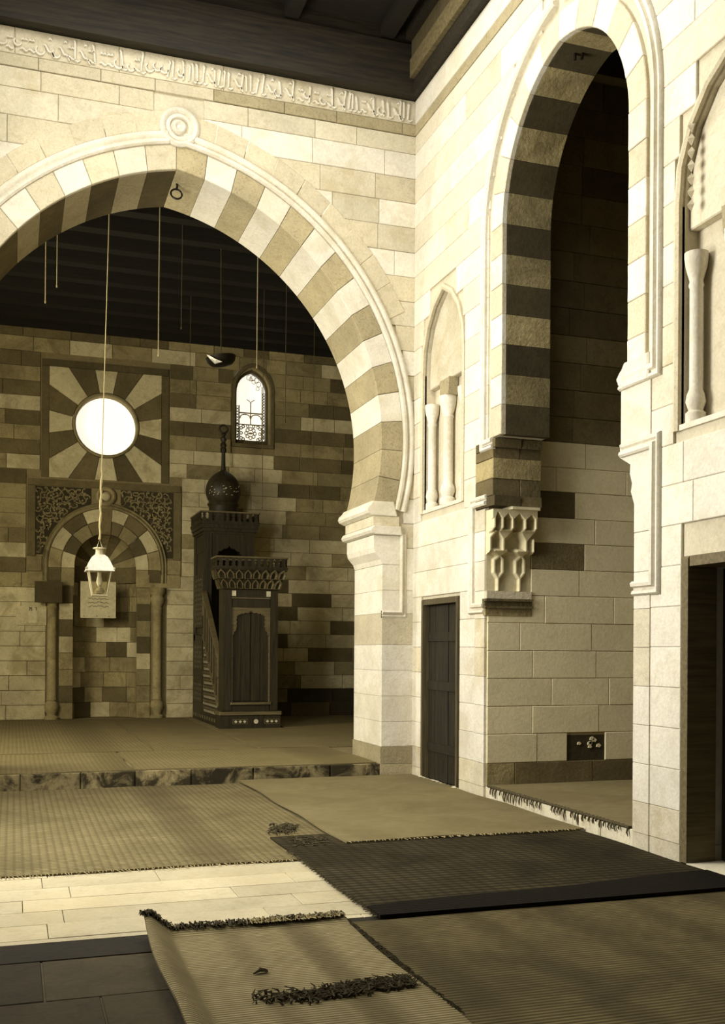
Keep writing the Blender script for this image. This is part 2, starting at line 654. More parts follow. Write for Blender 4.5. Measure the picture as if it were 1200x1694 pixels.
mp1 = half_path(.27, 1, 0, .985)
tr = MB().sweep(mp1, ROLL2, fr)
mp2 = half_path(.27, -1, 0, .985)
tr.sweep(mp2, [(-a, h) for a, h in ROLL2], fr)
apx = A1.za + .27
boss_c = (CX + .03, apx + .19)
trim1 = tr.build('arch_moulding', 'pale', wf, smooth=True)
ring = []
for k in range(40):
    a = 2 * math.pi * k / 40
    ring.append((boss_c[0] + .13 * math.cos(a), boss_c[1] + .13 * math.sin(a)))
MB().sweep(ring, [(-.09, 0), (-.085, .05), (-.06, .07), (-.035, .06), (-.02, .035), (0, .05), (.02, .05), (.035, .02), (.035, 0)], fr, closed=True).build('boss_ring', 'pale', wf, smooth=True)
bo = MB()
pr = [(.115, 0), (.115, .02), (.08, .022), (.07, .055), (.055, .066), (.04, .055), (.03, .04), (.012, .052), (.001, .053)]
i0 = 0
for r, h in pr:
    for k in range(28):
        a = 2 * math.pi * k / 28
        bo.v.append(fr(boss_c[0] + r * math.cos(a), boss_c[1] + r * math.sin(a), h))
for j in range(len(pr) - 1):
    for k in range(28):
        bo.f.append([j * 28 + k, j * 28 + (k + 1) % 28, (j + 1) * 28 + (k + 1) % 28, (j + 1) * 28 + k])
bo.build('boss', 'pale', wf, smooth=True)

# jamb of the great arch: stacked blocks, then the impost
for sd in (1, -1):
    zs = [0, .165, .37, .66, .96, 1.26, 1.56, 1.93, 2.2, 2.5]
    for k in range(len(zs) - 1):
        a = CX + sd * (2.405 if k < 2 else 2.42)
        b = CX + sd * 2.82
        q = [(a, zs[k] + .0015), (b, zs[k] + .0015), (b, zs[k + 1] - .0015), (a, zs[k + 1] - .0015)]
        m_ = 'mid' if k < 2 else ('midpale' if k == 6 else 'pale')
        MB().prism(q, fr, -1.0, .03 + (.012 if k < 2 else 0), .003).build('jamb_stone', m_, wf)
    prof = [(2.42, 2.503), (2.40, 2.56), (2.33, 2.64), (2.315, 2.7), (2.315, 2.84), (2.27, 2.86), (2.25, 2.89), (2.27, 2.93), (2.30, 2.95),
            (2.30, 3.06), (2.23, 3.09), (2.21, 3.12), (2.22, 3.16), (2.27, 3.2), (2.29, 3.23), (2.29, 3.26), (2.62, 3.26)]
    q = [(CX + sd * s, z) for s, z in prof[4:]] + [(CX + sd * 2.62, 2.86)]
    q1 = [(CX + sd * s, z) for s, z in prof[:5]] + [(CX + sd * 2.66, 2.84), (CX + sd * 2.66, 2.503)]
    MB().prism(q1, fr, -1.0, .03).build('impost_block', 'pale', wf)
    qa = [(CX + sd * s, z) for s, z in [(2.315, 2.845), (2.27, 2.86), (2.25, 2.89), (2.27, 2.93), (2.30, 2.95), (2.64, 2.95), (2.66, 2.845)]]
    MB().prism(qa, fr, -1.04, .075, .012).build('impost_ledge', 'pale', wf)
    qb = [(CX + sd * s, z) for s, z in [(2.30, 2.953), (2.30, 3.06), (2.62, 3.06), (2.62, 2.953)]]
    MB().prism(qb, fr, -1.02, .05).build('impost_block', 'pale2', wf)
    qc = [(CX + sd * s, z) for s, z in [(2.29, 3.063), (2.23, 3.09), (2.21, 3.12), (2.22, 3.16), (2.26, 3.2), (2.285, 3.235), (2.56, 3.235), (2.60, 3.063)]]
    MB().prism(qc, fr, -1.05, .06, .012).build('impost_ledge', 'pale', wf)
    # moulding that frames the block below the impost
    pth = [(CX + sd * 2.42, 1.96), (CX + sd * 2.64, 1.96), (CX + sd * 2.64, 2.86)]
    pf = [(0, 0), (0, .055), (.018, .07), (.04, .05), (.05, .035), (.065, .045), (.085, .03), (.085, 0)]
    if sd > 0: pf = [(-a, h) for a, h in pf]
    MB().sweep(pth, pf, fr).build('impost_moulding', 'pale', wf)

# ashlar courses
CZ = [.37]
while CZ[-1] < 7.2: CZ.append(CZ[-1] + .291)
CZ = [z for z in CZ if z < 7.45] + [7.565]
FZ = list(CZ)


def ex1(z0, z1):
    h = max(A1.half(z0, .36), A1.half(z1, .36)) if z1 > 3.2 else 2.6
    if z0 > A1.za + .45: h = 0
    r = [(CX - h, CX + h)] if h > .02 else []
    if z0 < boss_c[1] < z1 or abs((z0 + z1) / 2 - boss_c[1]) < .3: r.append((CX - .25, CX + .3))
    if z1 <= 3.3: r.append((CX + 2.6, W + .1)) if z1 < 0 else None
    return r


def m1(r, s, z):
    u = rnd.random()
    if r % 2 == 0: return 'midpale' if u < .45 else 'pale2'
    return 'pale' if u < .75 else 'pale2'


lay(wf, fr, -1.16, W - .002, FZ, ex1, m1, L=(.5, .95), depth=.022, jig=.004, gap=.004)
# toned band and carved inscription under the beam
x = -1.16
while x < W - .01:
    l = min(rnd.uniform(.55, .9), W - x)
    put_block(wf, fr, x, x + l, 7.57, 7.70, .028, 'mid' if x > 1.7 else 'midpale', .005, 'band_stone')
    x += l
x = -1.16
while x < W - .01:
    l = min(rnd.uniform(.8, 1.5), W - x)
    put_block(wf, fr, x, x + l, 7.703, 7.985, .020, 'pale2', .005, 'frieze_stone')
    x += l
# carved lettering: tall stems, bowls and joining strokes in relief
tx = MB()


def ribbon(pts, w, d0=.018, d1=.042):
    n = len(pts)
    L, R = [], []
    for j in range(n):
        a = Vector(pts[max(0, j - 1)]); b = Vector(pts[min(n - 1, j + 1)])
        t = (b - a).normalized(); nn = Vector((-t.y, t.x))
        ww = w * (.55 + .45 * math.sin(math.pi * (j + .6) / (n + .2)))
        p = Vector(pts[j])
        L.append(tuple(p + nn * ww)); R.append(tuple(p - nn * ww))
    i = len(tx.v)
    for j in range(n):
        for (q, d) in ((L[j], d0), (L[j], d1), (R[j], d1), (R[j], d0)):
            tx.v.append(fr(q[0], q[1], d))
    for j in range(n - 1):
        for k in range(3):
            a = i + j * 4 + k
            tx.f.append([a, a + 1, a + 5, a + 4])
    tx.f.append([i, i + 1, i + 2, i + 3]); e = i + (n - 1) * 4
    tx.f.append([e, e + 1, e + 2, e + 3])


x = -1.1
rl = random.Random(3)
while x < W - .12:
    k = rl.random()
    zb = 7.735
    if k < .5:
        h = rl.uniform(.15, .21); lean = rl.uniform(-.02, .03)
        ribbon([(x, zb), (x + lean * .4, zb + h * .5), (x + lean, zb + h), (x + lean - .012, zb + h + .012)], .009)
        if rl.random() < .5:
            ribbon([(x, zb + .004), (x + .03, zb - .008), (x + .055, zb + .01)], .008)
        x += rl.uniform(.04, .065)
    elif k < .72:
        r = rl.uniform(.035, .05); zc = zb + rl.uniform(.03, .1)
        ribbon([(x + r + r * math.cos(a * .45 + 2.2), zc + r * math.sin(a * .45 + 2.2)) for a in range(10)], .009)
        x += r * 1.8
    elif k < .86:
        ribbon([(x + .015 * a, zb + .11 - .016 * a + .014 * math.sin(a * 1.5)) for a in range(8)], .009)
        ribbon([(x + .05, zb + .17), (x + .064, zb + .184), (x + .078, zb + .17)], .008)
        x += .085
    else:
        ribbon([(x + .012 * a, zb + .02 + .012 * math.sin(a)) for a in range(7)], .009)
        for q in range(2):
            ribbon([(x + .03 * q + .01, zb + .12), (x + .03 * q + .022, zb + .134), (x + .03 * q + .034, zb + .12)], .008)
        x += .075
to = tx.build('carved_lettering', 'pale', wf)
tag(to, kind='stuff')

# iron ring under the apex of the great arch
rg = thing('iron_ring', (CX + .04, Y0 + .5, 6.6), 'iron ring hanging from the apex of the great arch', 'ring')
c = onY(292, 321, Y0 + .3)
MB().tube([(c[0] + .062 * math.cos(a * math.pi / 12), c[1] + .02 * math.sin(a * math.pi / 12), c[2] - .0 + .062 * math.sin(a * math.pi / 12)) for a in range(24)], .011, 6, True).build('hoop', 'iron', rg, smooth=True)
MB().tube([(c[0], c[1], c[2] + .05), (c[0] + .01, c[1], c[2] + .09), (c[0], c[1] + .02, 6.78)], .013, 6).build('staple', 'iron', rg)

# ================================================================== RIGHT WALL
YC = 8.03
A2 = Arch(YC, 1.09, 5.62, 6.80, 3.60, False)
niches = [(10.61, .55), (5.74, .55)]          # centre, half width
N0, N1 = 3.07, 5.49                           # foot and apex of the blind niches


def niche_outline(c, hw, grow=0., n=10):
    a = Arch(c, hw + grow, 4.72, N1 + grow, N0 - grow, False)
    return a.curve(0, n)


def door_slit(d0, d1, top, nc, hw):
    """door notch and, joined to it by a slit, the niche above (walked in increasing y)"""
    ol = niche_outline(nc, hw)           # right foot .. apex .. left foot
    m = (d0 + d1) / 2
    pts = [(d0, 0), (d0, top), (m, top), (m, N0)]
    pts += ol[::-1] + [(m, N0), (m, top), (d1, top), (d1, 0)]
    return pts


D1 = (10.12, 11.15, 2.08)
D2 = (5.16, 6.22, 2.17)
poly = [(4.4, 0)] + door_slit(*D2, *niches[1])
low = [(6.80, 0), (6.80, 3.6)]
poly += low + A2.curve(.08, 22)[::-1] + [(9.5, 3.6), (9.5, 0)]
poly += door_slit(*D1, *niches[0]) + [(Y0, 0), (Y0, 8.75), (4.4, 8.75)]
# front skin with niches, then the core behind them
wr = MB().prism(poly, rt, -.13, 0)
core = [(4.4, 0), (D2[0], 0), (D2[0], D2[2]), (D2[1], D2[2]), (D2[1], 0)] + low + A2.curve(.08, 22)[::-1] + [(9.5, 3.6), (9.5, 0),
        (D1[0], 0), (D1[0], D1[2]), (D1[1], D1[2]), (D1[1], 0), (Y0, 0), (Y0, 8.75), (4.4, 8.75)]
wr.prism(core, rt, -.49, -.131)
wr = wr.build('wall_right', 'mortar')
struct(wr, 'bright ashlar wall pierced by the tall narrow arch of the side recess')


def pat2(k, sd):
    return 'midpale' if k % 2 == (0 if sd > 0 else 1) else 'pale'


A2.voussoirs(wr, rt, 0, .24, -.02, .030, 13, pat2, sub=3)
A2.voussoirs(wr, rt, .0, .24, -.5, -.022, 13, lambda k, sd: 'blackshade' if pat2(k, sd) == 'midpale' else 'imid', sub=3, name='soffit_stone')  # soffit shade put into the stone colour behind the facing
up_path = [(9.31, 3.62), (9.50, 3.62)] + [A2.pt(1, .41, k / 50) for k in range(3, 51)][:-1]
up_path = [(9.30, 3.60), (9.46, 3.60)] + [A2.pt(1, .34, .03 + .96 * k / 46) for k in range(47)]
PR = [(0, 0), (0, .05), (.016, .065), (.04, .06), (.05, .035), (.062, .03), (.075, .05), (.095, .055), (.11, .035), (.11, 0)]
PRn = [(-a, h) for a, h in PR]
MB().sweep(up_path, PRn, rt).build('arch_moulding', 'pale', wr, smooth=True)
dn_path = [(7.03, 3.63), (6.60, 3.63)] + [A2.pt(-1, .34, .03 + .96 * k / 46) for k in range(47)]
MB().sweep(dn_path, PR, rt).build('arch_moulding', 'pale', wr, smooth=True)
MB().sweep([(9.47, 1.98), (9.72, 1.98), (9.72, 2.95), (9.43, 2.95)], PRn, rt).build('jamb_moulding', 'pale', wr, smooth=True)
MB().sweep([(6.83, 2.03), (6.60, 2.03), (6.60, 3.0), (7.0, 3.0)], PR, rt).build('jamb_moulding', 'pale', wr, smooth=True)


# jambs of the side arch: blocks and corbels
def jamb(y_in, y_out, zs, mats, d0=-.5, d1=.03):
    for k in range(len(zs) - 1):
        q = [(y_in, zs[k] + .0015), (y_out, zs[k] + .0015), (y_out, zs[k + 1] - .0015), (y_in, zs[k + 1] - .0015)]
        MB().prism(q, rt, d0, d1, .003).build('jamb_stone', mats[k % len(mats)], wr)


jamb(6.83, 6.62, [0, .135, .37, .66, .95, 1.24, 1.53, 1.82, 2.1, 2.4], ['pale2', 'pale2', 'pale', 'pale', 'pale'])
jamb(9.47, 9.7, [0, .135, .37, .66, .95, 1.24, 1.53, 1.82, 2.1, 2.4, 2.7, 2.92], ['pale2', 'pale2', 'pale', 'pale', 'pale'], -.06)
q = [(6.62, 2.403), (6.83, 2.403), (6.83, 2.62), (6.875, 2.72), (6.86, 2.78), (6.89, 2.86), (6.885, 2.93), (7.02, 3.0), (7.03, 3.08), (6.62, 3.08)]
MB().prism(q, rt, -.5, .03).build('corbel_block', 'pale', wr)
MB().prism([(6.62, 3.083), (7.02, 3.083), (7.02, 3.52), (6.62, 3.52)], rt, -.5, .032, .006).build('corbel_block', 'pale', wr)
MB().prism([(6.62, 3.523), (6.98, 3.523), (7.0, 3.54), (7.035, 3.57), (7.045, 3.62), (7.01, 3.66), (6.98, 3.68), (6.945, 3.72), (6.62, 3.72)], rt, -.5, .06, .012).build('corbel_ledge', 'pale', wr)
for z0, z1, m_, ed in ((2.93, 3.03, 'rdark', 9.27), (3.033, 3.2, 'idark', 9.30), (3.203, 3.4, 'imid', 9.30), (3.403, 3.50, 'rdark', 9.30), (3.503, 3.59, 'idark', 9.26)):
    parts = ((-.5, -.27), (-.265, .032)) if z0 < 3.1 or z0 > 3.4 else ((-.5, .032),)
    for a, b in parts:
        MB().prism([(9.7, z0), (9.7, z1), (ed + rnd.uniform(-.01, .01), z1), (ed, z0)], rt, a, b, .01).build('corbel_block', m_ if a < -.3 else 'rdark', wr)


def ex2(z0, z1):
    r = []
    if z1 < 3.65: r.append((6.62, 9.70))
    elif z0 < A2.za + .3:
        h = max(A2.half(z0, .32), A2.half(z1, .32)); r.append((YC - h, YC + h))
    for d in (D1, D2):
        if z0 < d[2] + .02: r.append((d[0] - .03, d[1] + .03))
    for c_, hw in niches:
        if z1 > N0 - .02 and z0 < N1 + .08:
            a = Arch(c_, hw + .06, 4.72, N1 + .06, N0, False)
            h = max(a.half(max(z0, 3.2), 0), a.half(z1, 0)); r.append((c_ - h, c_ + h))
    return r


def m2(r, s, z):
    if z < .4: return 'pale2'
    if r % 2 == 0 and z > 3.3: return 'rstripe'
    return 'pale' if rnd.random() < .85 else 'pale2'


RZ = [.002, .135, .37] + FZ[1:]
lay(wr, rt, 4.4, Y0 - .02, RZ, ex2, m2, L=(.5, .95), depth=.022, jig=.001, gap=.002)
for z0, z1, m_ in ((7.57, 7.70, 'mid'), (7.703, 7.985, 'pale')):
    y = 4.4
    while y < Y0 - .03:
        l = min(rnd.uniform(.6, 1.0), Y0 - .02 - y)
        put_block(wr, rt, y, y + l, z0, z1, .026, m_, .005, 'band_stone')
        y += l

# blind niches with colonnettes
for (c_, hw) in niches:
    ol = niche_outline(c_, hw)
    MB().sweep(ol, [(0, -.02), (0, .03), (-.03, .04), (-.06, .03), (-.06, -.02)], rt).build('niche_surround', 'midpale', wr)
    tp = [p for p in niche_outline(c_, hw - .01) if p[1] > 4.5]
    tp = [(c_ + hw - .01, 4.5)] + tp + [(c_ - hw + .01, 4.5)]
    MB().prism(tp, rt, -.125, -.055, .01).build('niche_tympanum', 'pale2', wr)
    for cy, rr in ((c_, .06), (c_ + hw - .09, .05), (c_ - hw + .09, .05)):
        k = rr / .06
        pf = [(.085 * k, 0), (.085 * k, .07), (.06 * k, .09), (.085 * k, .15), (.075 * k, .2), (.055 * k, .24), (.055 * k, .95), (.065 * k, .97), (.055 * k, 1.0), (.09 * k, 1.1), (.1 * k, 1.16), (.1 * k, 1.2)]
        MB().lathe(pf, (W + .055, cy, N0 + .04), 14).build('colonnette', 'pale', wr, smooth=True)
    MB().prism([(c_ - .11, 4.31), (c_ + .11, 4.31), (c_ + .13, 4.5), (c_ - .13, 4.5)], rt, -.12, .0, .01).build('niche_capital', 'mid', wr)
    MB().prism([(c_ - hw, N0), (c_ + hw, N0), (c_ + hw, N0 + .04), (c_ - hw, N0 + .04)], rt, -.125, .02).build('niche_sill', 'pale', wr)
# dog-tooth beads beside the nearer niche
for k in range(7):
    b = MB(); y, z = 6.16, 4.62 + k * .092
    b.v = [rt(y - .035, z, .02), rt(y, z + .045, .02), rt(y + .035, z, .02), rt(y, z - .045, .02), rt(y, z, .055)]
    b.f = [[0, 1, 4], [1, 2, 4], [2, 3, 4], [3, 0, 4], [3, 2, 1, 0]]
    b.build('dogtooth_stud', 'midpale', wr)

# iron staple under the apex of the side arch
c = onX(958, 84, W + .22)
st = thing('iron_hanger', (W + .22, c[1], c[2] - .1), 'iron hook fixed under the apex of the narrow side arch', 'hook')
MB().tube([(c[0] - .03, c[1] + .01, c[2] - .08), (c[0] - .035, c[1] + .012, c[2]), (c[0], c[1], c[2] + .045), (c[0] + .035, c[1] - .012, c[2]), (c[0] + .025, c[1] - .008, c[2] - .075)], .015, 6).build('loop', 'iron', st)
MB().tube([(c[0], c[1], c[2] + .04), (c[0], c[1], 6.80)], .018, 6).build('shank', 'iron', st)

# ------------------------------------------------------------------ doors
d1o = MB()
y0, y1, zt = D1
d1 = thing('door_1', (W + .1, (y0 + y1) / 2, .0), 'dark weathered plank door in brown frame between great arch and side recess', None)
d1['kind'] = 'structure'
fw = .045
for nm, q in (('frame_post', [(y0, .0), (y0 + fw, .0), (y0 + fw, zt), (y0, zt)]), ('frame_post', [(y1 - fw, .0), (y1, .0), (y1, zt), (y1 - fw, zt)]),
              ('frame_head', [(y0 + fw, zt - fw - .02), (y1 - fw, zt - fw - .02), (y1 - fw, zt), (y0 + fw, zt)])):
    MB().prism(q, rt, -.16, .035, .01).build(nm, 'doorframe', d1)
npl = 5
for k in range(npl):
    a = y0 + fw + (y1 - y0 - 2 * fw) * k / npl; b = y0 + fw + (y1 - y0 - 2 * fw) * (k + 1) / npl
    MB().prism([(a + .003, .03), (b - .003, .03), (b - .003, zt - .07), (a + .003, zt - .07)], rt, -.09, -.045 + rnd.uniform(-.006, .006), .006).build('plank', 'door', d1)
for z in (.35, 1.05, 1.6):
    MB().prism([(y0 + fw, z), (y1 - fw, z), (y1 - fw, z + .1), (y0 + fw, z + .1)], rt, -.05, -.028, .006).build('rail', 'door', d1)
# lumpy plaster threshold
b = MB()
for k in range(9):
    yy = y0 + .03 + (y1 - y0 - .06) * k / 8
    b.lathe([(.001, .055 + rnd.uniform(-.01, .01)), (.05, .045), (.085, .02), (.09, 0)][::-1], (W - .03 + rnd.uniform(-.02, .02), yy, -.005), 9)
b.build('threshold', 'plaster', d1, smooth=True)
y0, y1, zt = D2
d2 = thing('door_2', (W + .1, (y0 + y1) / 2, .0), 'dark open doorway with moulded brown frame beyond the side recess pier', None)
d2['kind'] = 'structure'
fw = .075
for nm, q in (('frame_post', [(y0, 0), (y0 + fw, 0), (y0 + fw, zt), (y0, zt)]), ('frame_post', [(y1 - fw, 0), (y1, 0), (y1, zt), (y1 - fw, zt)]),
              ('frame_head', [(y0 + fw, zt - fw), (y1 - fw, zt - fw), (y1 - fw, zt), (y0 + fw, zt)])):
    MB().prism(q, rt, -.2, .04, .014).build(nm, 'woodlite', d2)
for k in range(4):
    a = y0 + fw + (y1 - y0 - 2 * fw) * k / 4; b = y0 + fw + (y1 - y0 - 2 * fw) * (k + 1) / 4
    MB().prism([(a + .003, .03), (b - .003, .03), (b - .003, zt - .08), (a + .003, zt - .08)], rt, -.3, -.25, .006).build('plank', 'door', d2)
MB().prism([(y0, -.01), (y1, -.01), (y1, .025), (y0, .025)], rt, -.3, .04, .01).build('threshold', 'plaster', d2)

# ================================================================== SIDE RECESS
ws = MB().box(W + .01, 7.6, YR, YR + .35, 0, 7.6).build('wall_recess', 'rmortar')
struct(ws, 'plain pale ashlar wall inside the side recess, sooty in its upper courses')
SZ = [.13, .37, .66, .94, 1.22, 1.50, 1.78, 2.06, 2.33, 2.60, 2.86, 3.13, 3.38, 3.64, 3.9, 4.18, 4.46, 4.74, 5.02, 5.30, 5.6, 5.9, 6.2, 6.5, 6.8, 7.1, 7.4]
v0 = onY(937, 1258, YR); v1 = onY(1000, 1215, YR)


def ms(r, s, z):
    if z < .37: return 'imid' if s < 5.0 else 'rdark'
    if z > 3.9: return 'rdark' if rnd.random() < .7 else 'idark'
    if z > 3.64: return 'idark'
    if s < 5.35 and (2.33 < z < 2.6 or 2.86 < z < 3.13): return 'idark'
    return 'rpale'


def exs(z0, z1):
    r = []
    if z0 < v1[2] - .02 and z1 > v0[2] + .05: r.append((v0[0], v1[0]))
    if 2.0 < z0 < 2.9: r.append((4.0, 4.98))
    elif 2.85 < z0 : r.append((4.0, 4.98))
    return r


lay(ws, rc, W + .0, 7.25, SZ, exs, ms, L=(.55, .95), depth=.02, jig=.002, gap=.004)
# small blocked opening low in the wall, with crumbling plaster
MB().prism([(v0[0], v0[2]), (v1[0], v0[2]), (v1[0], v1[2]), (v0[0], v1[2])], rc, 0, .005).build('blocked_vent', 'blackshade', ws)
b = MB()
for k in range(7):
    xx = rnd.uniform(v0[0] + .06, v1[0] - .05); zz = rnd.uniform(v1[2] - .13, v1[2] - .02)
    s_ = rnd.uniform(.012, .035)
    b.prism([(xx - s_, zz - s_ * .6), (xx + s_ * .4, zz - s_ * .8), (xx + s_, zz), (xx + s_ * .2, zz + s_ * .7), (xx - s_ * .8, zz + s_ * .4)], rc, .004, .018)
tag(b.build('crumbling_plaster', 'rpale', ws), kind='stuff')
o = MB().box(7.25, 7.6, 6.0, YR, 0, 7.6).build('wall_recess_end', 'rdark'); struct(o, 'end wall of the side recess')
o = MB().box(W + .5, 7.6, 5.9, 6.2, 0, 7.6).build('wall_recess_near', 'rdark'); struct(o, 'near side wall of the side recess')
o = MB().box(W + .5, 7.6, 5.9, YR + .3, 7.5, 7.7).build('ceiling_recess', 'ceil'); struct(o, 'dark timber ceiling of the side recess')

# ------------------------------------------------------------------ muqarnas corbel on the recess jamb
mq = thing('muqarnas_corbel', (W + .24, YR, 1.95), 'carved honeycomb corbel of pale stone under the springing of the side arch', 'corbel')
mx0, mx1, mz0, mz1 = W - .015, W + .475, 2.10, 2.90
T1, T2 = 440, 740
ribs = [[(270, 440), (270, 250), (185, 140)], [(270, 250), (350, 162)], [(430, 440), (430, 258), (352, 162)], [(430, 258), (527, 162)], [(627, 440), (627, 265), (535, 162)],
        [(627, 265), (716, 172)], [(797, 440), (797, 250), (724, 172)], [(797, 250), (860, 150)], [(140, 440), (140, 250), (185, 140)],
        [(327, 740), (327, 548), (270, 445)], [(327, 548), (428, 445)], [(686, 740), (686, 560), (622, 445)], [(686, 560), (790, 445)], [(118, 740), (118, 540), (200, 450)], [(808, 740), (808, 560)],
        [(285, 1330), (285, 1130), (225, 1045), (225, 870), (315, 795), (357, 850), (357, 1045), (285, 1130)], [(315, 795), (327, 740)],
        [(630, 1330), (630, 1130), (567, 1045), (567, 870), (655, 800), (698, 850), (698, 1045), (630, 1130)], [(655, 800), (686, 740)]]
flats = [[(185, 100), (185, 140), (270, 250), (350, 162), (350, 100)], [(350, 100), (350, 162), (430, 258), (527, 162), (527, 100)], [(530, 100), (530, 162), (627, 265), (716, 172), (716, 100)],
         [(720, 100), (720, 172), (797, 250), (870, 140), (870, 100)], [(270, 440), (327, 548), (428, 440)], [(622, 440), (686, 560), (790, 440)], [(200, 740), (315, 795), (370, 740)], [(560, 740), (655, 800), (710, 740)],
         [(90, 100), (185, 140), (140, 250), (90, 250)]]


def seg_d(px, py, a, b):
    dx, dy = b[0] - a[0], b[1] - a[1]
    t = max(0, min(1, ((px - a[0]) * dx + (py - a[1]) * dy) / (dx * dx + dy * dy)))
    return math.hypot(px - a[0] - t * dx, py - a[1] - t * dy)


def inside(px, py, P):
    r = False; j = len(P) - 1
    for i in range(len(P)):
        if (P[i][1] > py) != (P[j][1] > py) and px < (P[j][0] - P[i][0]) * (py - P[i][1]) / (P[j][1] - P[i][1]) + P[i][0]:
            r = not r
        j = i
    return r


NX, NZ = 84, 130
g = MB()
for j in range(NZ + 1):
    cy = 130 + (1320 - 130) * (1 - j / NZ)
    z = mz0 + (mz1 - mz0) * j / NZ
    base = .035 if cy > 790 else (.035 + .06 * min(1, (790 - cy) / 60) if cy > 460 else .095 + .065 * min(1, (460 - cy) / 60))
    for i in range(NX + 1):
        cx_ = 110 + 700 * i / NX
        x = mx0 + (mx1 - mx0) * i / NX
        rec = 0
        tier = 0 if cy < T1 else (1 if cy < T2 else 2)
        if not any(inside(cx_, cy, P) for P in flats):
            dd = 1e9
            for L_ in ribs:
                if min(p[1] for p in L_) - 60 < cy < max(p[1] for p in L_) + 60:
                    dd = min(dd, min(seg_d(cx_, cy, L_[q], L_[q + 1]) for q in range(len(L_) - 1)))
            for P in flats:
                if min(p[1] for p in P) - 60 < cy < max(p[1] for p in P) + 60:
                    dd = min(dd, min(seg_d(cx_, cy, P[q], P[(q + 1) % len(P)]) for q in range(len(P))))
            rec = (.13, .08, .03)[tier] * min(1, max(0, dd - 12) / (45, 70, 22)[tier])
        d = base - rec
        g.v.append((x, YR - d, z))
for j in range(NZ):
    for i in range(NX):
        a = j * (NX + 1) + i
        g.f.append([a, a + 1, a + NX + 2, a + NX + 1])
# sides, top and bottom back to the wall
def skirt(idx):
    i0 = len(g.v)
    for k in idx: g.v.append((g.v[k][0], YR + .02, g.v[k][2]))
    for k in range(len(idx) - 1): g.f.append([idx[k], idx[k + 1], i0 + k + 1, i0 + k])
skirt([j * (NX + 1) for j in range(NZ + 1)]); skirt([j * (NX + 1) + NX for j in range(NZ + 1)])
skirt(list(range(NX + 1))); skirt([NZ * (NX + 1) + i for i in range(NX + 1)])
g.build('honeycomb', 'rpale', mq)
MB().prism([(mx0 - .01, 2.02), (mx1 + .01, 2.02), (mx1 + .01, 2.097), (mx0 - .01, 2.097)], rc, -.02, .035, .006).build('plinth', 'midpale', mq)
b = MB()
for (z0, z1, d) in ((1.995, 2.018, .055), (1.95, 1.993, .03), (1.925, 1.948, .05)):
    b.prism([(mx0 - .03, z0), (mx1 + .015, z0), (mx1 + .015, z1), (mx0 - .03, z1)], rc, -.02, d, .006)
b.build('ledge', 'idark', mq)
MB().prism([(mx0 - .02, 1.85), (mx1 + .01, 1.85), (mx1 + .01, 1.922), (mx0 - .02, 1.922)], rc, -.02, .026, .006).build('base_course', 'imid', mq)
MB().prism([(mx0 + .18, 2.90), (mx1 + .02, 2.90), (mx1 + .02, 2.93), (mx0 + .18, 2.93)], rc, -.02, .2, .01).build('ledge', 'rpale', mq)

# ================================================================== PRAYER HALL SHELL
MX = 1.65
OC = (MX, 5.70)
b = MB()
b.box(-3.6, .95, YB, YB + .35, 0, 7.8).box(2.35, 4.05, YB, YB + .35, 0, 7.8).box(4.89, 7.6, YB, YB + .35, 0, 7.8)
b.box(4.05, 4.89, YB, YB + .35, 0, 5.5).box(4.05, 4.89, YB, YB + .35, 7.15, 7.8)
b.box(.95, MX - .585, YB, YB + .35, 0, 3.7).box(MX + .585, 2.35, YB, YB + .35, 0, 3.7)
b.box(.95, 2.35, YB, YB + .35, 3.7, 5.0).box(.95, 2.35, YB, YB + .35, 6.4, 7.8)
wb = b.build('wall_back', 'imortar')
struct(wb, 'striped ashlar far wall of the prayer hall with prayer niche and windows')
o = MB().box(-3.9, -3.6, Y0 + 1, YB + .3, 0, 7.8).build('wall_hall_left', 'imid'); struct(o, 'left side wall of the prayer hall')
o = MB().box(7.0, 7.3, Y0 + 1, YB + .3, 0, 7.8).build('wall_hall_right', 'imid'); struct(o, 'right side wall of the prayer hall')
ch = MB().box(-3.9, 7.3, Y0 + .95, YB + .3, 7.62, 7.8).build('ceiling_hall', 'ceil'); struct(ch, 'smoke-dark timber ceiling of the prayer hall')
for k in range(11):
    y = Y0 + 1.4 + k * .72
    MB().box(-3.6, 7.0, y, y + .2, 7.40, 7.62).build('ceiling_beam', 'ceil', ch)

# left wall of the court, behind and beside the camera's line of sight
A3 = Arch(8.15, 1.2, 5.0, 6.6, 0, False)
def lf(s, z, d): return (2 * CX - W + d, s, z)
poly = [(4.8, 0), (6.95, 0)] + A3.curve(0, 14)[::-1] + [(9.35, 0), (Y0, 0), (Y0, 8.75), (4.8, 8.75)]
o = MB().prism(poly, lf, -.25, 0).build('wall_left', 'pale2'); struct(o, 'left wall of the court with the opposite recess arch')

# ceiling of the court round the lantern opening, and the timber cornice beams
b = MB()
zc0, zc1 = 8.75, 8.95
b.box(-4.2, 7.6, 10.3, Y0 + 1, zc0, zc1).box(-4.2, 7.6, 3.0, 5.4, zc0, zc1)
b.box(-4.2, -.3, 5.4, 10.3, zc0, zc1).box(3.6, 7.6, 5.4, 10.3, zc0, zc1)
cc = b.build('ceiling', 'ceil'); struct(cc, 'dark timber ceiling of the court round its roof lantern')
o = MB().box(-1.16, W, Y0 - .16, Y0 - .0, 7.99, 8.56).box(-1.16, W, Y0 - .12, Y0, 8.56, 8.75).build('trim_1', 'beam'); struct(o, 'dark smoke-stained timber cornice beam above the inscription')
o = MB().box(W - .10, W, 3.0, Y0 - .16, 7.99, 8.16).box(W - .2, W, 3.0, Y0 - .16, 8.60, 8.75).build('trim_2', 'beam'); struct(o, 'timber cornice beam along the top of the right wall')
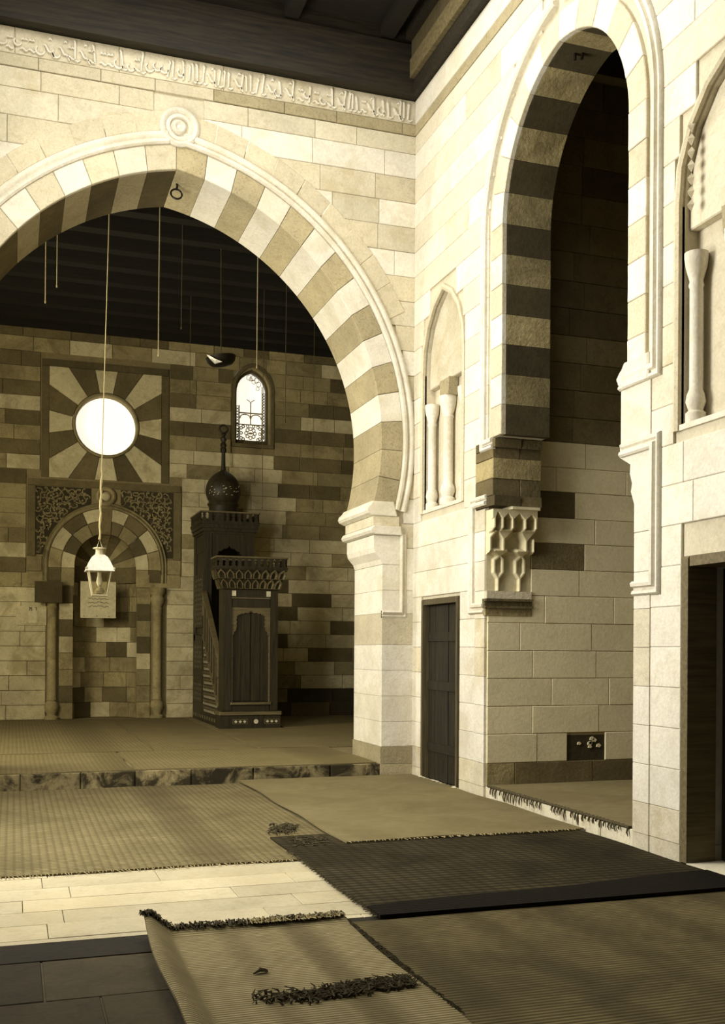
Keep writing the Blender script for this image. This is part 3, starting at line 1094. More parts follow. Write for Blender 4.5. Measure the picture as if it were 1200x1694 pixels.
MB().box(W - .15, W, 3.0, Y0 - .16, 8.165, 8.38).build('fascia_board', 'woodlite', o)
MB().box(W - .13, W, 3.0, Y0 - .16, 8.385, 8.595).build('fascia_board', 'doorframe', o)
for k in range(5):
    x = -.6 + k * 1.15
    MB().box(x, x + .16, 10.3, Y0 - .1, 8.6, 8.75).build('ceiling_beam', 'ceil', cc)

# ------------------------------------------------------------------ ashlar of the far wall
BZ = [STEP]
while BZ[-1] < 7.5: BZ.append(BZ[-1] + .272)


def exb(z0, z1):
    r = []
    if z0 < 2.64: r.append((.58, 2.80))
    elif z0 < 4.60: r.append((.22, 3.08))
    elif z0 < 6.86: r.append((.46, 2.84))
    if z1 > 5.46 and z0 < 6.5: r.append((4.03, 4.91))
    elif z0 >= 6.5 and z0 < 7.15: r.append((4.03 + max(0, (z0 - 6.6) * .45), 4.91 - max(0, (z0 - 6.6) * .45)))
    if z1 < 3.75: r.append((3.32, 4.0))
    return r


def mb_(r, s, z):
    u = rnd.random()
    if z < 2.65 and s < 3.4: return 'ipale'
    if s > 3.0 and 3.0 < z < 5.45 and s < 4.75: return 'ipale' if u < .85 else 'imid'
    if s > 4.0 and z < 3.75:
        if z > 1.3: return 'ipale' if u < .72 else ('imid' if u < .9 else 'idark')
        if z < .48 or (z < .8 and s > 5.3): return 'blackshade' if u < .7 else 'idark'  # shade low right of the pulpit, put into the stone colour
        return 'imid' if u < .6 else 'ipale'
    if r % 2 == 0: return 'idark' if u < .7 else 'imid'
    return 'imid' if u < .75 else 'ipale'


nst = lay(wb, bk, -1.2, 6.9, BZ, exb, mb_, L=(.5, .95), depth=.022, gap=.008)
print('far wall stones', nst)

# ------------------------------------------------------------------ round window and its striped star
HS = 1.03


def to_square(a):
    c, s = math.cos(a), math.sin(a)
    k = HS / max(abs(c), abs(s))
    return (OC[0] + k * c, OC[1] + k * s)


for k in range(16):
    c_ = k * math.pi / 8
    hw = (.20 if k % 2 == 0 else math.pi / 8 - .20) - .004
    inner = [(OC[0] + .62 * math.cos(c_ + hw * q / 3), OC[1] + .62 * math.sin(c_ + hw * q / 3)) for q in range(-3, 4)]
    aa = [c_ - hw, c_ + hw]
    ci = [math.pi / 4 * m for m in (1, 3, 5, 7, -1)]
    mid = [x for x in ci if aa[0] + .01 < x < aa[1] - .01]
    outer = [to_square(x) for x in [aa[0]] + mid + [aa[1]]]
    MB().prism(inner[::-1] + outer, bk, -.12, .024, .006).build('ray_stone', 'ipale' if k % 2 == 0 else 'idark', wb)
for q in ([(MX - HS - .14, OC[1] - HS), (MX - HS - .004, OC[1] - HS), (MX - HS - .004, OC[1] + HS), (MX - HS - .14, OC[1] + HS)],
          [(MX + HS + .004, OC[1] - HS), (MX + HS + .14, OC[1] - HS), (MX + HS + .14, OC[1] + HS), (MX + HS + .004, OC[1] + HS)],
          [(MX - HS - .14, OC[1] + HS + .004), (MX + HS + .14, OC[1] + HS + .004), (MX + HS + .14, OC[1] + HS + .13), (MX - HS - .14, OC[1] + HS + .13)]):
    MB().prism(q, bk, -.02, .022, .006).build('border_stone', 'idark', wb)
w1 = thing('window_1', (MX, YB, OC[1] - .62), 'dazzling round window in the striped star above the prayer niche', None); w1['kind'] = 'structure'


def disc(r, seg=36): return [(OC[0] + r * math.cos(2 * math.pi * k / seg), OC[1] + r * math.sin(2 * math.pi * k / seg)) for k in range(seg)]


b = MB()
b.sweep(disc(.60), [(.04, -.3), (.04, .03), (.015, .045), (-.01, .03), (-.02, -.02), (-.02, -.3)], bk, closed=True)
b.build('rim', 'imid', w1, smooth=True)
MB().prism(disc(.64), bk, -.24, -.2).build('pane', 'sky', w1)

# ------------------------------------------------------------------ arched window with stucco tracery
w2 = thing('window_2', (4.47, YB, 5.47), 'pointed window with pierced tracery glowing with daylight', None); w2['kind'] = 'structure'
WA = Arch(4.47, .42, 6.62, 7.13, 5.47, False)
WI = Arch(4.47, .30, 6.60, 6.99, 5.64, False)
o_ = WA.curve(0, 16); i_ = WA.curve(-.06, 16); p_ = WI.curve(0, 16)


def ringplate(outer, inner, d0, d1, mat, nm):
    b = MB(); n = len(outer)
    for P, d in ((outer, d0), (outer, d1), (inner, d1), (inner, d0)):
        b.v += [bk(s, z, d) for s, z in P]
    for l in range(4):
        l2 = (l + 1) % 4
        for k in range(n):
            b.f.append([l * n + k, l * n + (k + 1) % n, l2 * n + (k + 1) % n, l2 * n + k])
    b.build(nm, mat, w2)


ringplate(o_, i_, -.1, .035, 'idark', 'outer_frame')
ringplate(WA.curve(-.06, 16), WA.curve(-.085, 16), -.16, -.02, 'imid', 'frame_bead')
ringplate(WA.curve(-.07, 16), p_, -.2, -.15, 'idark', 'reveal')
MB().prism([(4.05, 5.47), (4.89, 5.47), (4.89, 5.54), (4.05, 5.54)], bk, -.1, .05, .01).build('sill', 'idark', w2)
MB().prism(p_, bk, -.30, -.26).build('pane', 'sky', w2)
for sd in (-1, 1):
    cr_ = [p for p in WA.curve(.01, 16) if (p[0] - 4.47) * sd >= 0 and p[1] >= 6.4]
    cr_ = sorted(cr_, key=lambda p: p[1])
    MB().prism([(4.47 + sd * .50, 6.4)] + cr_ + [(4.47, 7.22), (4.47 + sd * .50, 7.22)], bk, -.06, .016).build('spandrel_stone', 'imid', w2)
gr = MB()


def gl(a, b_, r=.009): gr.tube([bk(a[0], a[1], -.22), bk(b_[0], b_[1], -.22)], r, 5)
def gc(c, rr, r=.009, n=10): gr.tube([bk(c[0] + rr * math.cos(2 * math.pi * k / n), c[1] + rr * math.sin(2 * math.pi * k / n), -.22) for k in range(n)], r, 4, True)


x0, x1 = 4.17, 4.77
for k in range(17):                                    # beaded borders
    z = 5.68 + k * .057
    if z < 6.62:
        gc((x1 - .035, z), .026, .007, 8)
        if z < 6.35: gc((x0 + .035, z), .026, .007, 8)
gl((x1 - .07, 5.64), (x1 - .07, 6.75)); gl((x0 + .07, 5.64), (x0 + .07, 6.35))
gl((x0, 5.97), (x1, 5.97), .012); gl((x0 + .07, 6.20), (x1 - .07, 6.20), .014); gl((x0, 5.64), (x1, 5.64), .02)
gl((4.47, 5.97), (4.47, 6.40), .011)
for c_ in (4.36, 4.58):
    gr.tube([bk(c_ + .105 * math.cos(a * math.pi / 8), 6.09 + .085 * math.sin(a * math.pi / 8) ** .8, -.22) for a in range(9)], .011, 5)
for sx in (-1, 1):
    gr.tube([bk(4.47 + sx * .02 * k, 6.40 + .035 * math.sqrt(k), -.22) for k in range(5)], .008, 5)
gr.lathe([(.045, -.012), (.045, .012)], (4.47, YB + .22, 5.80), 10)
for k in range(8):
    a = k * math.pi / 4
    gc((4.47 + .088 * math.cos(a), 5.80 + .088 * math.sin(a)), .032, .009)
for sx in (-1, 1):
    for k, (dx, z) in enumerate(((.19, 5.90), (.19, 5.80), (.19, 5.70), (.245, 5.85), (.245, 5.75), (.15, 5.93), (.06, 5.94), (.15, 5.68))):
        gc((4.47 + sx * dx, z), .028, .010, 8)
for k in range(6):                                     # tracery in the head
    a = math.pi * (.12 + .15 * k)
    if k < 4: gc((4.47 + .17 * math.cos(a), 6.72 + .19 * math.sin(a)), .05, .005)
gc((4.47, 6.88), .035, .006); gc((4.53, 6.83), .04, .005); gc((4.61, 6.70), .035, .005)
gr.build('tracery', 'grille', w2)

# ================================================================== PRAYER NICHE
mh = thing('prayer_niche', (MX, YB, STEP), 'arched stone prayer niche with striped hood, carved spandrels and slender corner columns', 'niche')
R0 = .585
ZS = 3.06
# curved lining of the niche
NZR = [STEP]
while NZR[-1] < 2.7: NZR.append(NZR[-1] + .29)
NZR[-1] = 2.75
for r in range(len(NZR) - 1):
    cuts = [0]
    while cuts[-1] < math.pi - .3: cuts.append(cuts[-1] + rnd.uniform(.5, .85))
    cuts[-1] = math.pi
    for q in range(len(cuts) - 1):
        a0, a1 = cuts[q] + .006, cuts[q + 1] - .006
        z0, z1 = NZR[r] + .004, NZR[r + 1] - .004
        t = rnd.uniform(-.008, .008)
        b = MB(); n = 5
        for rr in (R0 + t, R0 + .07):
            for z in (z0, z1):
                for k in range(n + 1):
                    a = a0 + (a1 - a0) * k / n
                    b.v.append((MX + rr * math.cos(a), YB + rr * math.sin(a), z))
        m_ = n + 1
        for k in range(n):
            b.f += [[k, k + 1, m_ + k + 1, m_ + k], [2 * m_ + k, 2 * m_ + k + 1, 3 * m_ + k + 1, 3 * m_ + k],
                    [k, k + 1, 2 * m_ + k + 1, 2 * m_ + k], [m_ + k, m_ + k + 1, 3 * m_ + k + 1, 3 * m_ + k]]
        b.f += [[0, m_, 3 * m_, 2 * m_], [n, m_ + n, 3 * m_ + n, 2 * m_ + n]]
        u = rnd.random()
        b.build('lining_stone', 'imid' if u < .55 else ('ipale' if u < .85 else 'idark'), mh)
b = MB()
for j, z in enumerate((STEP - .05, ZS + .02)):
    for k in range(17):
        a = math.pi * k / 16
        b.v.append((MX + (R0 + .085) * math.cos(a), YB + (R0 + .085) * math.sin(a), z))
for k in range(16): b.f.append([k, k + 1, 18 + k, 17 + k])
i0 = len(b.v)
for j in range(7):
    e = math.pi / 2 * j / 6
    for k in range(17):
        a = math.pi * k / 16
        b.v.append((MX + (R0 + .075) * math.cos(a) * math.cos(e), YB + .02 + (R0 + .075) * math.sin(e), ZS + (R0 + .075) * math.sin(a) * math.cos(e)))
for j in range(6):
    for k in range(16): b.f.append([i0 + j * 17 + k, i0 + j * 17 + k + 1, i0 + j * 17 + k + 18, i0 + j * 17 + k + 17])
b.build('niche_backing', 'imortar', mh)
# band below the hood
b = MB(); n = 14
for rr in (R0 - .02, R0 + .08):
    for z in (2.755, ZS - .003):
        for k in range(n + 1):
            a = math.pi * k / n
            b.v.append((MX + rr * math.cos(a), YB + rr * math.sin(a), z))
m_ = n + 1
for k in range(n):
    b.f += [[k, k + 1, m_ + k + 1, m_ + k], [2 * m_ + k, 2 * m_ + k + 1, 3 * m_ + k + 1, 3 * m_ + k], [k, k + 1, 2 * m_ + k + 1, 2 * m_ + k], [m_ + k, m_ + k + 1, 3 * m_ + k + 1, 3 * m_ + k]]
b.build('hood_band', 'idark', mh)
# hood: radiating gores
for g_ in range(9):
    a0, a1 = math.pi * g_ / 9 + .008, math.pi * (g_ + 1) / 9 - .008
    b = MB(); n, m_ = 4, 8
    for rr in (R0, R0 + .06):
        for j in range(m_ + 1):
            e = math.pi / 2 * j / m_
            for k in range(n + 1):
                a = a0 + (a1 - a0) * k / n
                # gores fan out in elevation from the crown of the niche back
                b.v.append((MX + rr * math.cos(a) * math.cos(e), YB + .02 + rr * math.sin(e), ZS + rr * math.sin(a) * math.cos(e)))
    q = (n + 1) * (m_ + 1)
    for j in range(m_):
        for k in range(n):
            i = j * (n + 1) + k
            b.f += [[i, i + 1, i + n + 2, i + n + 1], [q + i, q + i + 1, q + i + n + 2, q + i + n + 1]]
    for j in range(m_):
        for k in (0, n):
            i = j * (n + 1) + k
            b.f.append([i, i + n + 1, q + i + n + 1, q + i])
    b.build('hood_stone', 'imid' if g_ % 2 == 0 else 'idark', mh)
AH = Arch(MX, .565, ZS, ZS + .60, 2.75, False)
pal = ['imid', 'idark', 'imid', 'idark', 'ipale', 'idark']
AH.voussoirs(mh, bk, 0, .235, -.1, .03, 5, lambda k, s: ['imid', 'ipale', 'idark', 'imid', 'idark'][k], sub=4, gap=.02)
AH.voussoirs(mh, bk, .245, .47, -.05, .04, 5, lambda k, s: ['idark', 'imid', 'ipale', 'idark', 'ipale'][k], sub=4, gap=.02)
MB().sweep(AH.curve(.48, 24), [(0, 0), (0, .05), (-.025, .065), (-.05, .05), (-.06, .03), (-.09, .05), (-.10, .02), (-.10, 0)], bk).build('hood_moulding', 'imid', mh, smooth=True)
MB().prism([(MX - .09, 3.64), (MX + .09, 3.64), (MX + .12, 4.16), (MX - .12, 4.16)], bk, -.02, .05, .01).build('keystone', 'idark', mh)
rg_ = [(MX + .13 * math.cos(2 * math.pi * k / 24), 4.36 + .13 * math.sin(2 * math.pi * k / 24)) for k in range(24)]
MB().sweep(rg_, [(-.06, 0), (-.05, .05), (-.02, .07), (.02, .05), (.03, 0)], bk, closed=True).build('boss_ring', 'imid', mh, smooth=True)
MB().prism([(MX + .08 * math.cos(2 * math.pi * k / 16), 4.36 + .08 * math.sin(2 * math.pi * k / 16)) for k in range(16)], bk, 0, .05, .02).build('boss', 'ipale', mh)
# spandrel panels: dark ground with scrolling relief
fx0, fx1, fz0, fz1 = .24, 3.06, 2.66, 4.63
for q in ([(fx0, fz1 - .12), (fx1, fz1 - .12), (fx1, fz1), (fx0, fz1)], [(fx0, 3.2), (fx0 + .14, 3.2), (fx0 + .14, fz1 - .125), (fx0, fz1 - .125)],
          [(fx1 - .14, 3.2), (fx1, 3.2), (fx1, fz1 - .125), (fx1 - .14, fz1 - .125)]):
    MB().prism(q, bk, 0, .035, .006).build('panel_border', 'idark', mh)
rv = random.Random(5)
for sd in (-1, 1):
    ext = fx1 - .15 if sd > 0 else fx0 + .15
    arc = [p for p in [AH.pt(sd, .585, .25 + .75 * k / 20) for k in range(21)] if p[1] > 3.22 and abs(p[0] - MX) > .2]
    P = [(ext, arc[0][1])] + arc + [(arc[-1][0], fz1 - .13), (ext, fz1 - .13)]
    po = MB().prism(P, bk, 0, .012).build('spandrel_panel', 'blackshade', mh)
    sc = MB()

    def inP(x, z): return inside(x, z, P) and min(seg_d(x, z, P[i], P[(i + 1) % len(P)]) for i in range(len(P))) > .02
    xs = [p[0] for p in P]; zs_ = [p[1] for p in P]
    step = .115
    i = 0
    z = min(zs_)
    while z < max(zs_):
        x = min(xs) + (step / 2 if i % 2 else 0)
        while x < max(xs):
            if inP(x, z):
                r0 = .042; a0 = rv.uniform(0, 6.28); dr = rv.choice((-1, 1))
                sc.tube([bk(x + (r0 + .016 * math.cos(k * .9)) * math.cos(a0 + dr * k * .55), z + (r0 + .016 * math.cos(k * .9)) * math.sin(a0 + dr * k * .55), .018) for k in range(9)], .013, 4)
                for q in range(2):
                    a = rv.uniform(0, 6.28)
                    L_ = rv.uniform(.03, .055)
                    px, pz = x + .02 * math.cos(a), z + .02 * math.sin(a)
                    c, s = math.cos(a), math.sin(a)
                    sc.prism([(px - s * .012, pz + c * .012), (px + c * L_ * .5 - s * .02, pz + s * L_ * .5 + c * .02), (px + c * L_, pz + s * L_), (px + c * L_ * .5 + s * .02, pz + s * L_ * .5 - c * .02), (px + s * .012, pz - c * .012)], bk, .01, .034)
            x += step
        z += step * .8; i += 1
    so = sc.build('scroll_relief', 'imid', po)
    tag(so, kind='stuff')
# stones filling beside the hood and the impost course
for sd in (-1, 1):
    a = MX + sd * (.565 + .585); b_ = fx1 if sd > 0 else fx0
    put_block(mh, lambda s, z, d: (s - MX, -d, z - STEP), min(a, b_), max(a, b_), 2.92, 3.2, .03, 'imid', .006, 'jamb_stone')
    a = MX + sd * .565
    put_block(mh, lambda s, z, d: (s - MX, -d, z - STEP), min(a, b_), max(a, b_), 2.66, 2.915, .03, 'imid', .006, 'impost_stone')
    # jamb stones between column and niche
    z = STEP
    while z < 2.6:
        h = min(.31, 2.65 - z)
        a, c_ = MX + sd * .585, MX + sd * .84
        put_block(mh, lambda s, zz, d: (s - MX, -d, zz - STEP), min(a, c_), max(a, c_), z, z + h, .026 + rnd.uniform(-.004, .004), rnd.choice(['imid', 'imid', 'ipale', 'idark']), .006, 'jamb_stone')
        z += h
    # shadow slot and the corner column
    pf = [(.13, 0), (.13, .05), (.085, .08), (.085, .11), (.12, .18), (.13, .25), (.11, .31), (.085, .345), (.098, .37), (.085, .39), (.085, 2.06), (.1, 2.09), (.085, 2.11),
          (.09, 2.15), (.125, 2.22), (.135, 2.28), (.11, 2.34), (.14, 2.39), (.15, 2.44), (.15, 2.49)]
    MB().lathe(pf, (MX + sd * .965, YB - .06, STEP), 18).build('column', 'imid', mh, smooth=True)

# boards and notices hung by the niche
c0 = onY(57, 997, YB - .1); c1 = onY(103, 963, YB - .1)
o = MB().prism([(c0[0], c0[2]), (c1[0], c0[2]), (c1[0], c1[2]), (c0[0], c1[2])], bk, .215, .235, .006)
pb = o.build('wooden_plaque', 'board', None, ((c0[0] + c1[0]) / 2, YB - .22, c0[2]))
tag(pb, 'dark square board hung in front of the left column of the prayer niche', 'board')
MB().prism([(c0[0] + .22, c1[2]), (c1[0] - .04, c1[2]), (c1[0] - .04, c1[2] + .03), (c0[0] + .22, c1[2] + .03)], bk, .215, .235).build('hanger_tab', 'board', pb)
c0 = onY(36, 1034, YB); c1 = onY(77, 1003, YB)
no = thing('wall_notice', ((c0[0] + c1[0]) / 2, YB - .03, c0[2]), 'pale notice sheet with a smaller numbered card, under the dark square board', 'notice')
MB().prism([(c0[0] - .1, c0[2]), (c1[0], c0[2]), (c1[0], c1[2]), (c0[0] - .1, c1[2])], bk, .034, .042).build('sheet', 'ipale', no)
e0 = onY(47, 1030, YB); e1 = onY(61, 1004, YB)
MB().prism([(e0[0], e0[2]), (e1[0], e0[2]), (e1[0], e1[2]), (e0[0], e1[2])], bk, .044, .048).build('card', 'paper', no)
b = MB()


def stroke(pts, r=.006): MB().tube([bk(s, z, .05) for s, z in pts], r, 4).build('pen_stroke', 'ink', no)


gx, gz, k = e0[0] + .01, e1[2] - .07, .06            # the small figures on the card
stroke([(gx, gz + k), (gx + .012, gz + k), (gx + .012, gz)]); stroke([(gx + .012, gz + k * .8), (gx + .035, gz + k * .8), (gx + .03, gz + k * .5)])
stroke([(gx + .03, gz + k * .9), (gx + .05, gz + k * .8), (gx + .035, gz + k * .45), (gx + .055, gz + k * .2), (gx + .035, gz)])
stroke([(gx + .1, gz + k * .9), (gx + .13, gz + k * .95), (gx + .125, gz + k * .1)])
c0 = onY(133, 1022, YB); c1 = onY(192, 963, YB)
no = thing('inscription_sheet', ((c0[0] + c1[0]) / 2, YB - .02, c0[2]), 'pale inscribed panel hung across the prayer niche behind the lantern', 'panel')
MB().prism([(c0[0], c0[2]), (c1[0], c0[2]), (c1[0], c1[2]), (c0[0], c1[2])], bk, -.01, .01, .003).build('sheet', 'paper', no)
b = MB()
for r in range(3):
    z = c0[2] + .36 - r * .07; x = c0[0] + .14
    pts = []
    while x < c1[0] - .12:
        pts.append((x, z + rv.uniform(-.018, .018))); x += .025
    MB().tube([bk(s, z_, .011) for s, z_ in pts], .0045, 4).build('writing_line', 'ink', no)
b = MB()
for s in (.06, .3, .52):
    MB().lathe([(.01, 0), (.01, .012)], (c0[0] + s, YB - .014, c0[2] + .03), 6).build('nail', 'ink', no)


# ================================================================== PULPIT (minbar)
MZ = STEP
mbx0, mbx1 = 3.31, 4.25
YP = 17.12                                  # front of the portal
pu = thing('pulpit', ((mbx0 + mbx1) / 2, 18.6, MZ), 'tall carved dark wooden pulpit with portal, stair and bulb-domed canopy beside the prayer niche', 'pulpit')


def pf_(s, z, d): return (s, YP - d, z)           # portal front
def ps_(s, z, d): return (mbx0 - d, s, z)         # left flank


def zpx(y): return EYE + (1075 - y) * .01008


# base with inlaid panels
MB().box(mbx0 - .04, mbx1 + .04, YP - .05, YP + .40, MZ, .40).build('base', 'wood', pu)
ba = MB().prism([(mbx0 - .06, .40), (mbx1 + .06, .40), (mbx1 + .06, .455), (mbx0 - .06, .455)], pf_, -.4, .07, .012).build('base_moulding', 'woodlite', pu)
for (s0, s1) in ((.16, .42), (.70, .96)):
    p = MB().prism([(mbx0 + s0, .25), (mbx0 + s1, .25), (mbx0 + s1, .33), (mbx0 + s0, .33)], pf_, .045, .053).build('inlay_panel', 'woodlite', pu)
    MB().prism([(mbx0 + s0 + .012, .262), (mbx0 + s1 - .012, .262), (mbx0 + s1 - .012, .318), (mbx0 + s0 + .012, .318)], pf_, .05, .056).build('inlay_field', 'wood', p)
    for k in range(3):
        cs, cz = mbx0 + s0 + .055 + k * .075, .29
        MB().prism([(cs - .03, cz), (cs, cz - .024), (cs + .03, cz), (cs, cz + .024)], pf_, .055, .06).build('inlay_lozenge', 'ivory', p)
cs = mbx0 + .56
MB().prism([(cs + .04 * math.cos(k * math.pi / 4), .29 + .04 * math.sin(k * math.pi / 4)) for k in range(8)], pf_, .045, .058).build('inlay_rosette', 'ivory', pu)
# posts, lintel, doors
for a, b_ in ((mbx0, mbx0 + .15), (mbx1 - .13, mbx1)):
    MB().prism([(a, .458), (b_, .458), (b_, 2.50), (a, 2.50)], pf_, -.35, 0, .012).build('portal_post', 'wood', pu)
da, db = mbx0 + .152, mbx1 - .132
MB().prism([(da, 2.20), (db, 2.20), (db, 2.50), (da, 2.50)], pf_, -.3, -.01, .01).build('lintel', 'wood', pu)
MB().prism([(da, .458), (db, .458), (db, .57), (da, .57)], pf_, -.3, -.012, .01).build('bottom_rail', 'wood', pu)
MB().prism([(da - .02, .572), (db + .02, .572), (db + .02, .61), (da - .02, .61)], pf_, -.1, .025, .012).build('sill', 'woodlite', pu)
MB().prism([(da, 2.345), (db, 2.345), (db, 2.365), (da, 2.365)], pf_, -.05, .01, .005).build('lintel_bead', 'woodlite', pu)
dm = (da + db) / 2
for a, b_ in ((da + .004, dm - .003), (dm + .003, db - .004)):
    dr = MB().prism([(a, .613), (b_, .613), (b_, 2.195), (a, 2.195)], pf_, -.1, -.06, .008).build('door_leaf', 'wood', pu)
    w_ = (b_ - a) / 2
    for k in range(2):
        MB().prism([(a + k * w_ + .004, .63), (a + (k + 1) * w_ - .004, .63), (a + (k + 1) * w_ - .004, 2.17), (a + k * w_ + .004, 2.17)], pf_, -.06, -.05, .004).build('door_board', 'wood', dr)
# scalloped carved valance round the head of the opening
def scallop(pts, n, amp):
    out = []
    for i in range(len(pts) - 1):
        (x0, z0), (x1, z1) = pts[i], pts[i + 1]
        L_ = math.hypot(x1 - x0, z1 - z0); nx, nz = -(z1 - z0) / L_, (x1 - x0) / L_
        m_ = max(2, int(L_ / n))
        for k in range(m_ * 4):
            t = k / (m_ * 4); w_ = abs(math.sin(t * m_ * math.pi)) * amp
            out.append((x0 + (x1 - x0) * t + nx * w_, z0 + (z1 - z0) * t + nz * w_))
    out.append(pts[-1])
    return out


inn = scallop([(db - .005, 1.72), (db - .075, 1.85), (db - .075, 2.06), (db - .16, 2.10), (dm + .02, 2.125), (dm, 2.15), (dm - .02, 2.125), (da + .16, 2.10), (da + .075, 2.06), (da + .075, 1.85), (da + .005, 1.72)], .06, .016)
MB().prism([(da, 1.72), (da, 2.198), (db, 2.198), (db, 1.72)] + inn, pf_, -.05, -.02).build('carved_valance', 'woodlite', pu)
for a in (da, db):
    s_ = 1 if a == da else -1
    MB().prism(sorted([(a, .613), (a + s_ * .022, .613)]) + sorted([(a, 1.72), (a + s_ * .022, 1.72)], reverse=True), pf_, -.05, -.02).build('opening_bead', 'woodlite', pu)
for cs in (mbx0 + .185, mbx1 - .165):
    MB().prism([(cs - .034, 2.385), (cs + .034, 2.385), (cs + .034, 2.475), (cs - .034, 2.475)], pf_, -.01, .008).build('ivory_square', 'ivory', pu)
# cornice: two tiers of hanging cells on a flaring core, then pierced cresting
core = MB()
lv = [(2.50, .0), (2.53, .02), (2.66, .06), (2.67, .075), (2.80, .11), (2.815, .125), (2.83, .13)]
for z, o_f in lv:
    core.v += [(mbx0 - o_f, YP - o_f, z), (mbx1 + o_f, YP - o_f, z), (mbx1 + o_f, YP + .35 + o_f * .5, z), (mbx0 - o_f, YP + .35 + o_f * .5, z)]
for j in range(len(lv) - 1):
    for k in range(4):
        core.f.append([j * 4 + k, j * 4 + (k + 1) % 4, j * 4 + 4 + (k + 1) % 4, j * 4 + 4 + k])
core.f.append([3, 2, 1, 0]); core.f.append([(len(lv) - 1) * 4 + k for k in range(4)])
cn = core.build('cornice', 'wood', pu)


def cells_row(n, z0, z1, o0, o1, frame_pts, mat='wood', lit=()):
    """pointed niches (a thin bevelled frame each) leaning outwards"""
    for k in range(n):
        t0, t1 = k / n, (k + 1) / n
        g_ = .06
        def P(t, z):
            f = (z - z0) / (z1 - z0); o_f = o0 + (o1 - o0) * f
            return frame_pts(t, o_f + .012, z)
        ta, tb, tm = t0 + g_ / n, t1 - g_ / n, (t0 + t1) / 2
        b = MB()
        w_ = (t1 - t0) * .16
        h = z1 - z0
        outer = [(ta, z0), (tb, z0), (tb, z0 + h * .55), (tm, z1), (ta, z0 + h * .55)]
        inner = [(ta + w_, z0 + h * .05), (tb - w_, z0 + h * .05), (tb - w_, z0 + h * .52), (tm, z0 + h * .86), (ta + w_, z0 + h * .52)]
        for Q, lift in ((outer, 0), (outer, .03), (inner, .03), (inner, 0)):
            for t, z in Q:
                f = (z - z0) / h; o_f = o0 + (o1 - o0) * f
                b.v.append(frame_pts(t, o_f + lift, z))
        for l in range(3):
            for q in range(5):
                b.f.append([l * 5 + q, l * 5 + (q + 1) % 5, l * 5 + 5 + (q + 1) % 5, l * 5 + 5 + q])
        b.build('cornice_cell', 'woodlite', cn)


def fpts(t, o_f, z): return (mbx0 - o_f + (mbx1 - mbx0 + 2 * o_f) * t, YP - o_f, z)
def lpts(t, o_f, z): return (mbx0 - o_f, YP + .35 - (.35 + o_f) * t, z)


cells_row(8, 2.51, 2.665, .005, .06, fpts)
cells_row(8, 2.67, 2.82, .075, .12, fpts)
cells_row(3, 2.51, 2.665, .005, .06, lpts)
cells_row(3, 2.67, 2.82, .075, .12, lpts)


def cresting(parent, x0, x1, ya, yb, z0, h, n, nd_, mat='wood'):
    """pierced rows of lily-shaped balusters between a bottom and a top rail, on four sides"""
    prof = [(-.5, 0), (.5, 0), (.22, .22), (.36, .38), (.12, .5), (.36, .62), (.22, .78), (.5, 1), (-.5, 1), (-.22, .78), (-.36, .62), (-.12, .5), (-.36, .38), (-.22, .22)]
    t = .018
    sides = [((x0, ya), (x1, ya), n), ((x0, yb), (x0, ya), nd_), ((x1, ya), (x1, yb), nd_), ((x1, yb), (x0, yb), n)]
    for (p, q, m_) in sides:
        dx, dy = q[0] - p[0], q[1] - p[1]
        L_ = math.hypot(dx, dy); ux, uy = dx / L_, dy / L_
        def mp(s, z, d): return (p[0] + ux * s - uy * d, p[1] + uy * s + ux * d, z)
        w_ = L_ / m_
        for k in range(m_):
            c_ = (k + .5) * w_
            MB().prism([(c_ + a * w_ * .96, z0 + b_ * h) for a, b_ in prof], mp, -t / 2, t / 2).build('crest_baluster', mat, parent)
        MB().prism([(0, z0 + h), (L_, z0 + h), (L_, z0 + h + .025), (0, z0 + h + .025)], mp, -.02, .02).build('crest_rail', 'woodlite', parent)
        MB().prism([(0, z0 - .02), (L_, z0 - .02), (L_, z0), (0, z0)], mp, -.02, .02).build('crest_rail', mat, parent)


cr = MB().box(mbx0 - .13, mbx1 + .13, YP - .13, YP + .42, 2.83, 2.845).build('portal_roof', 'wood', pu)
cresting(cr, mbx0 - .12, mbx1 + .12, YP - .12, YP + .40, 2.865, .15, 11, 4)

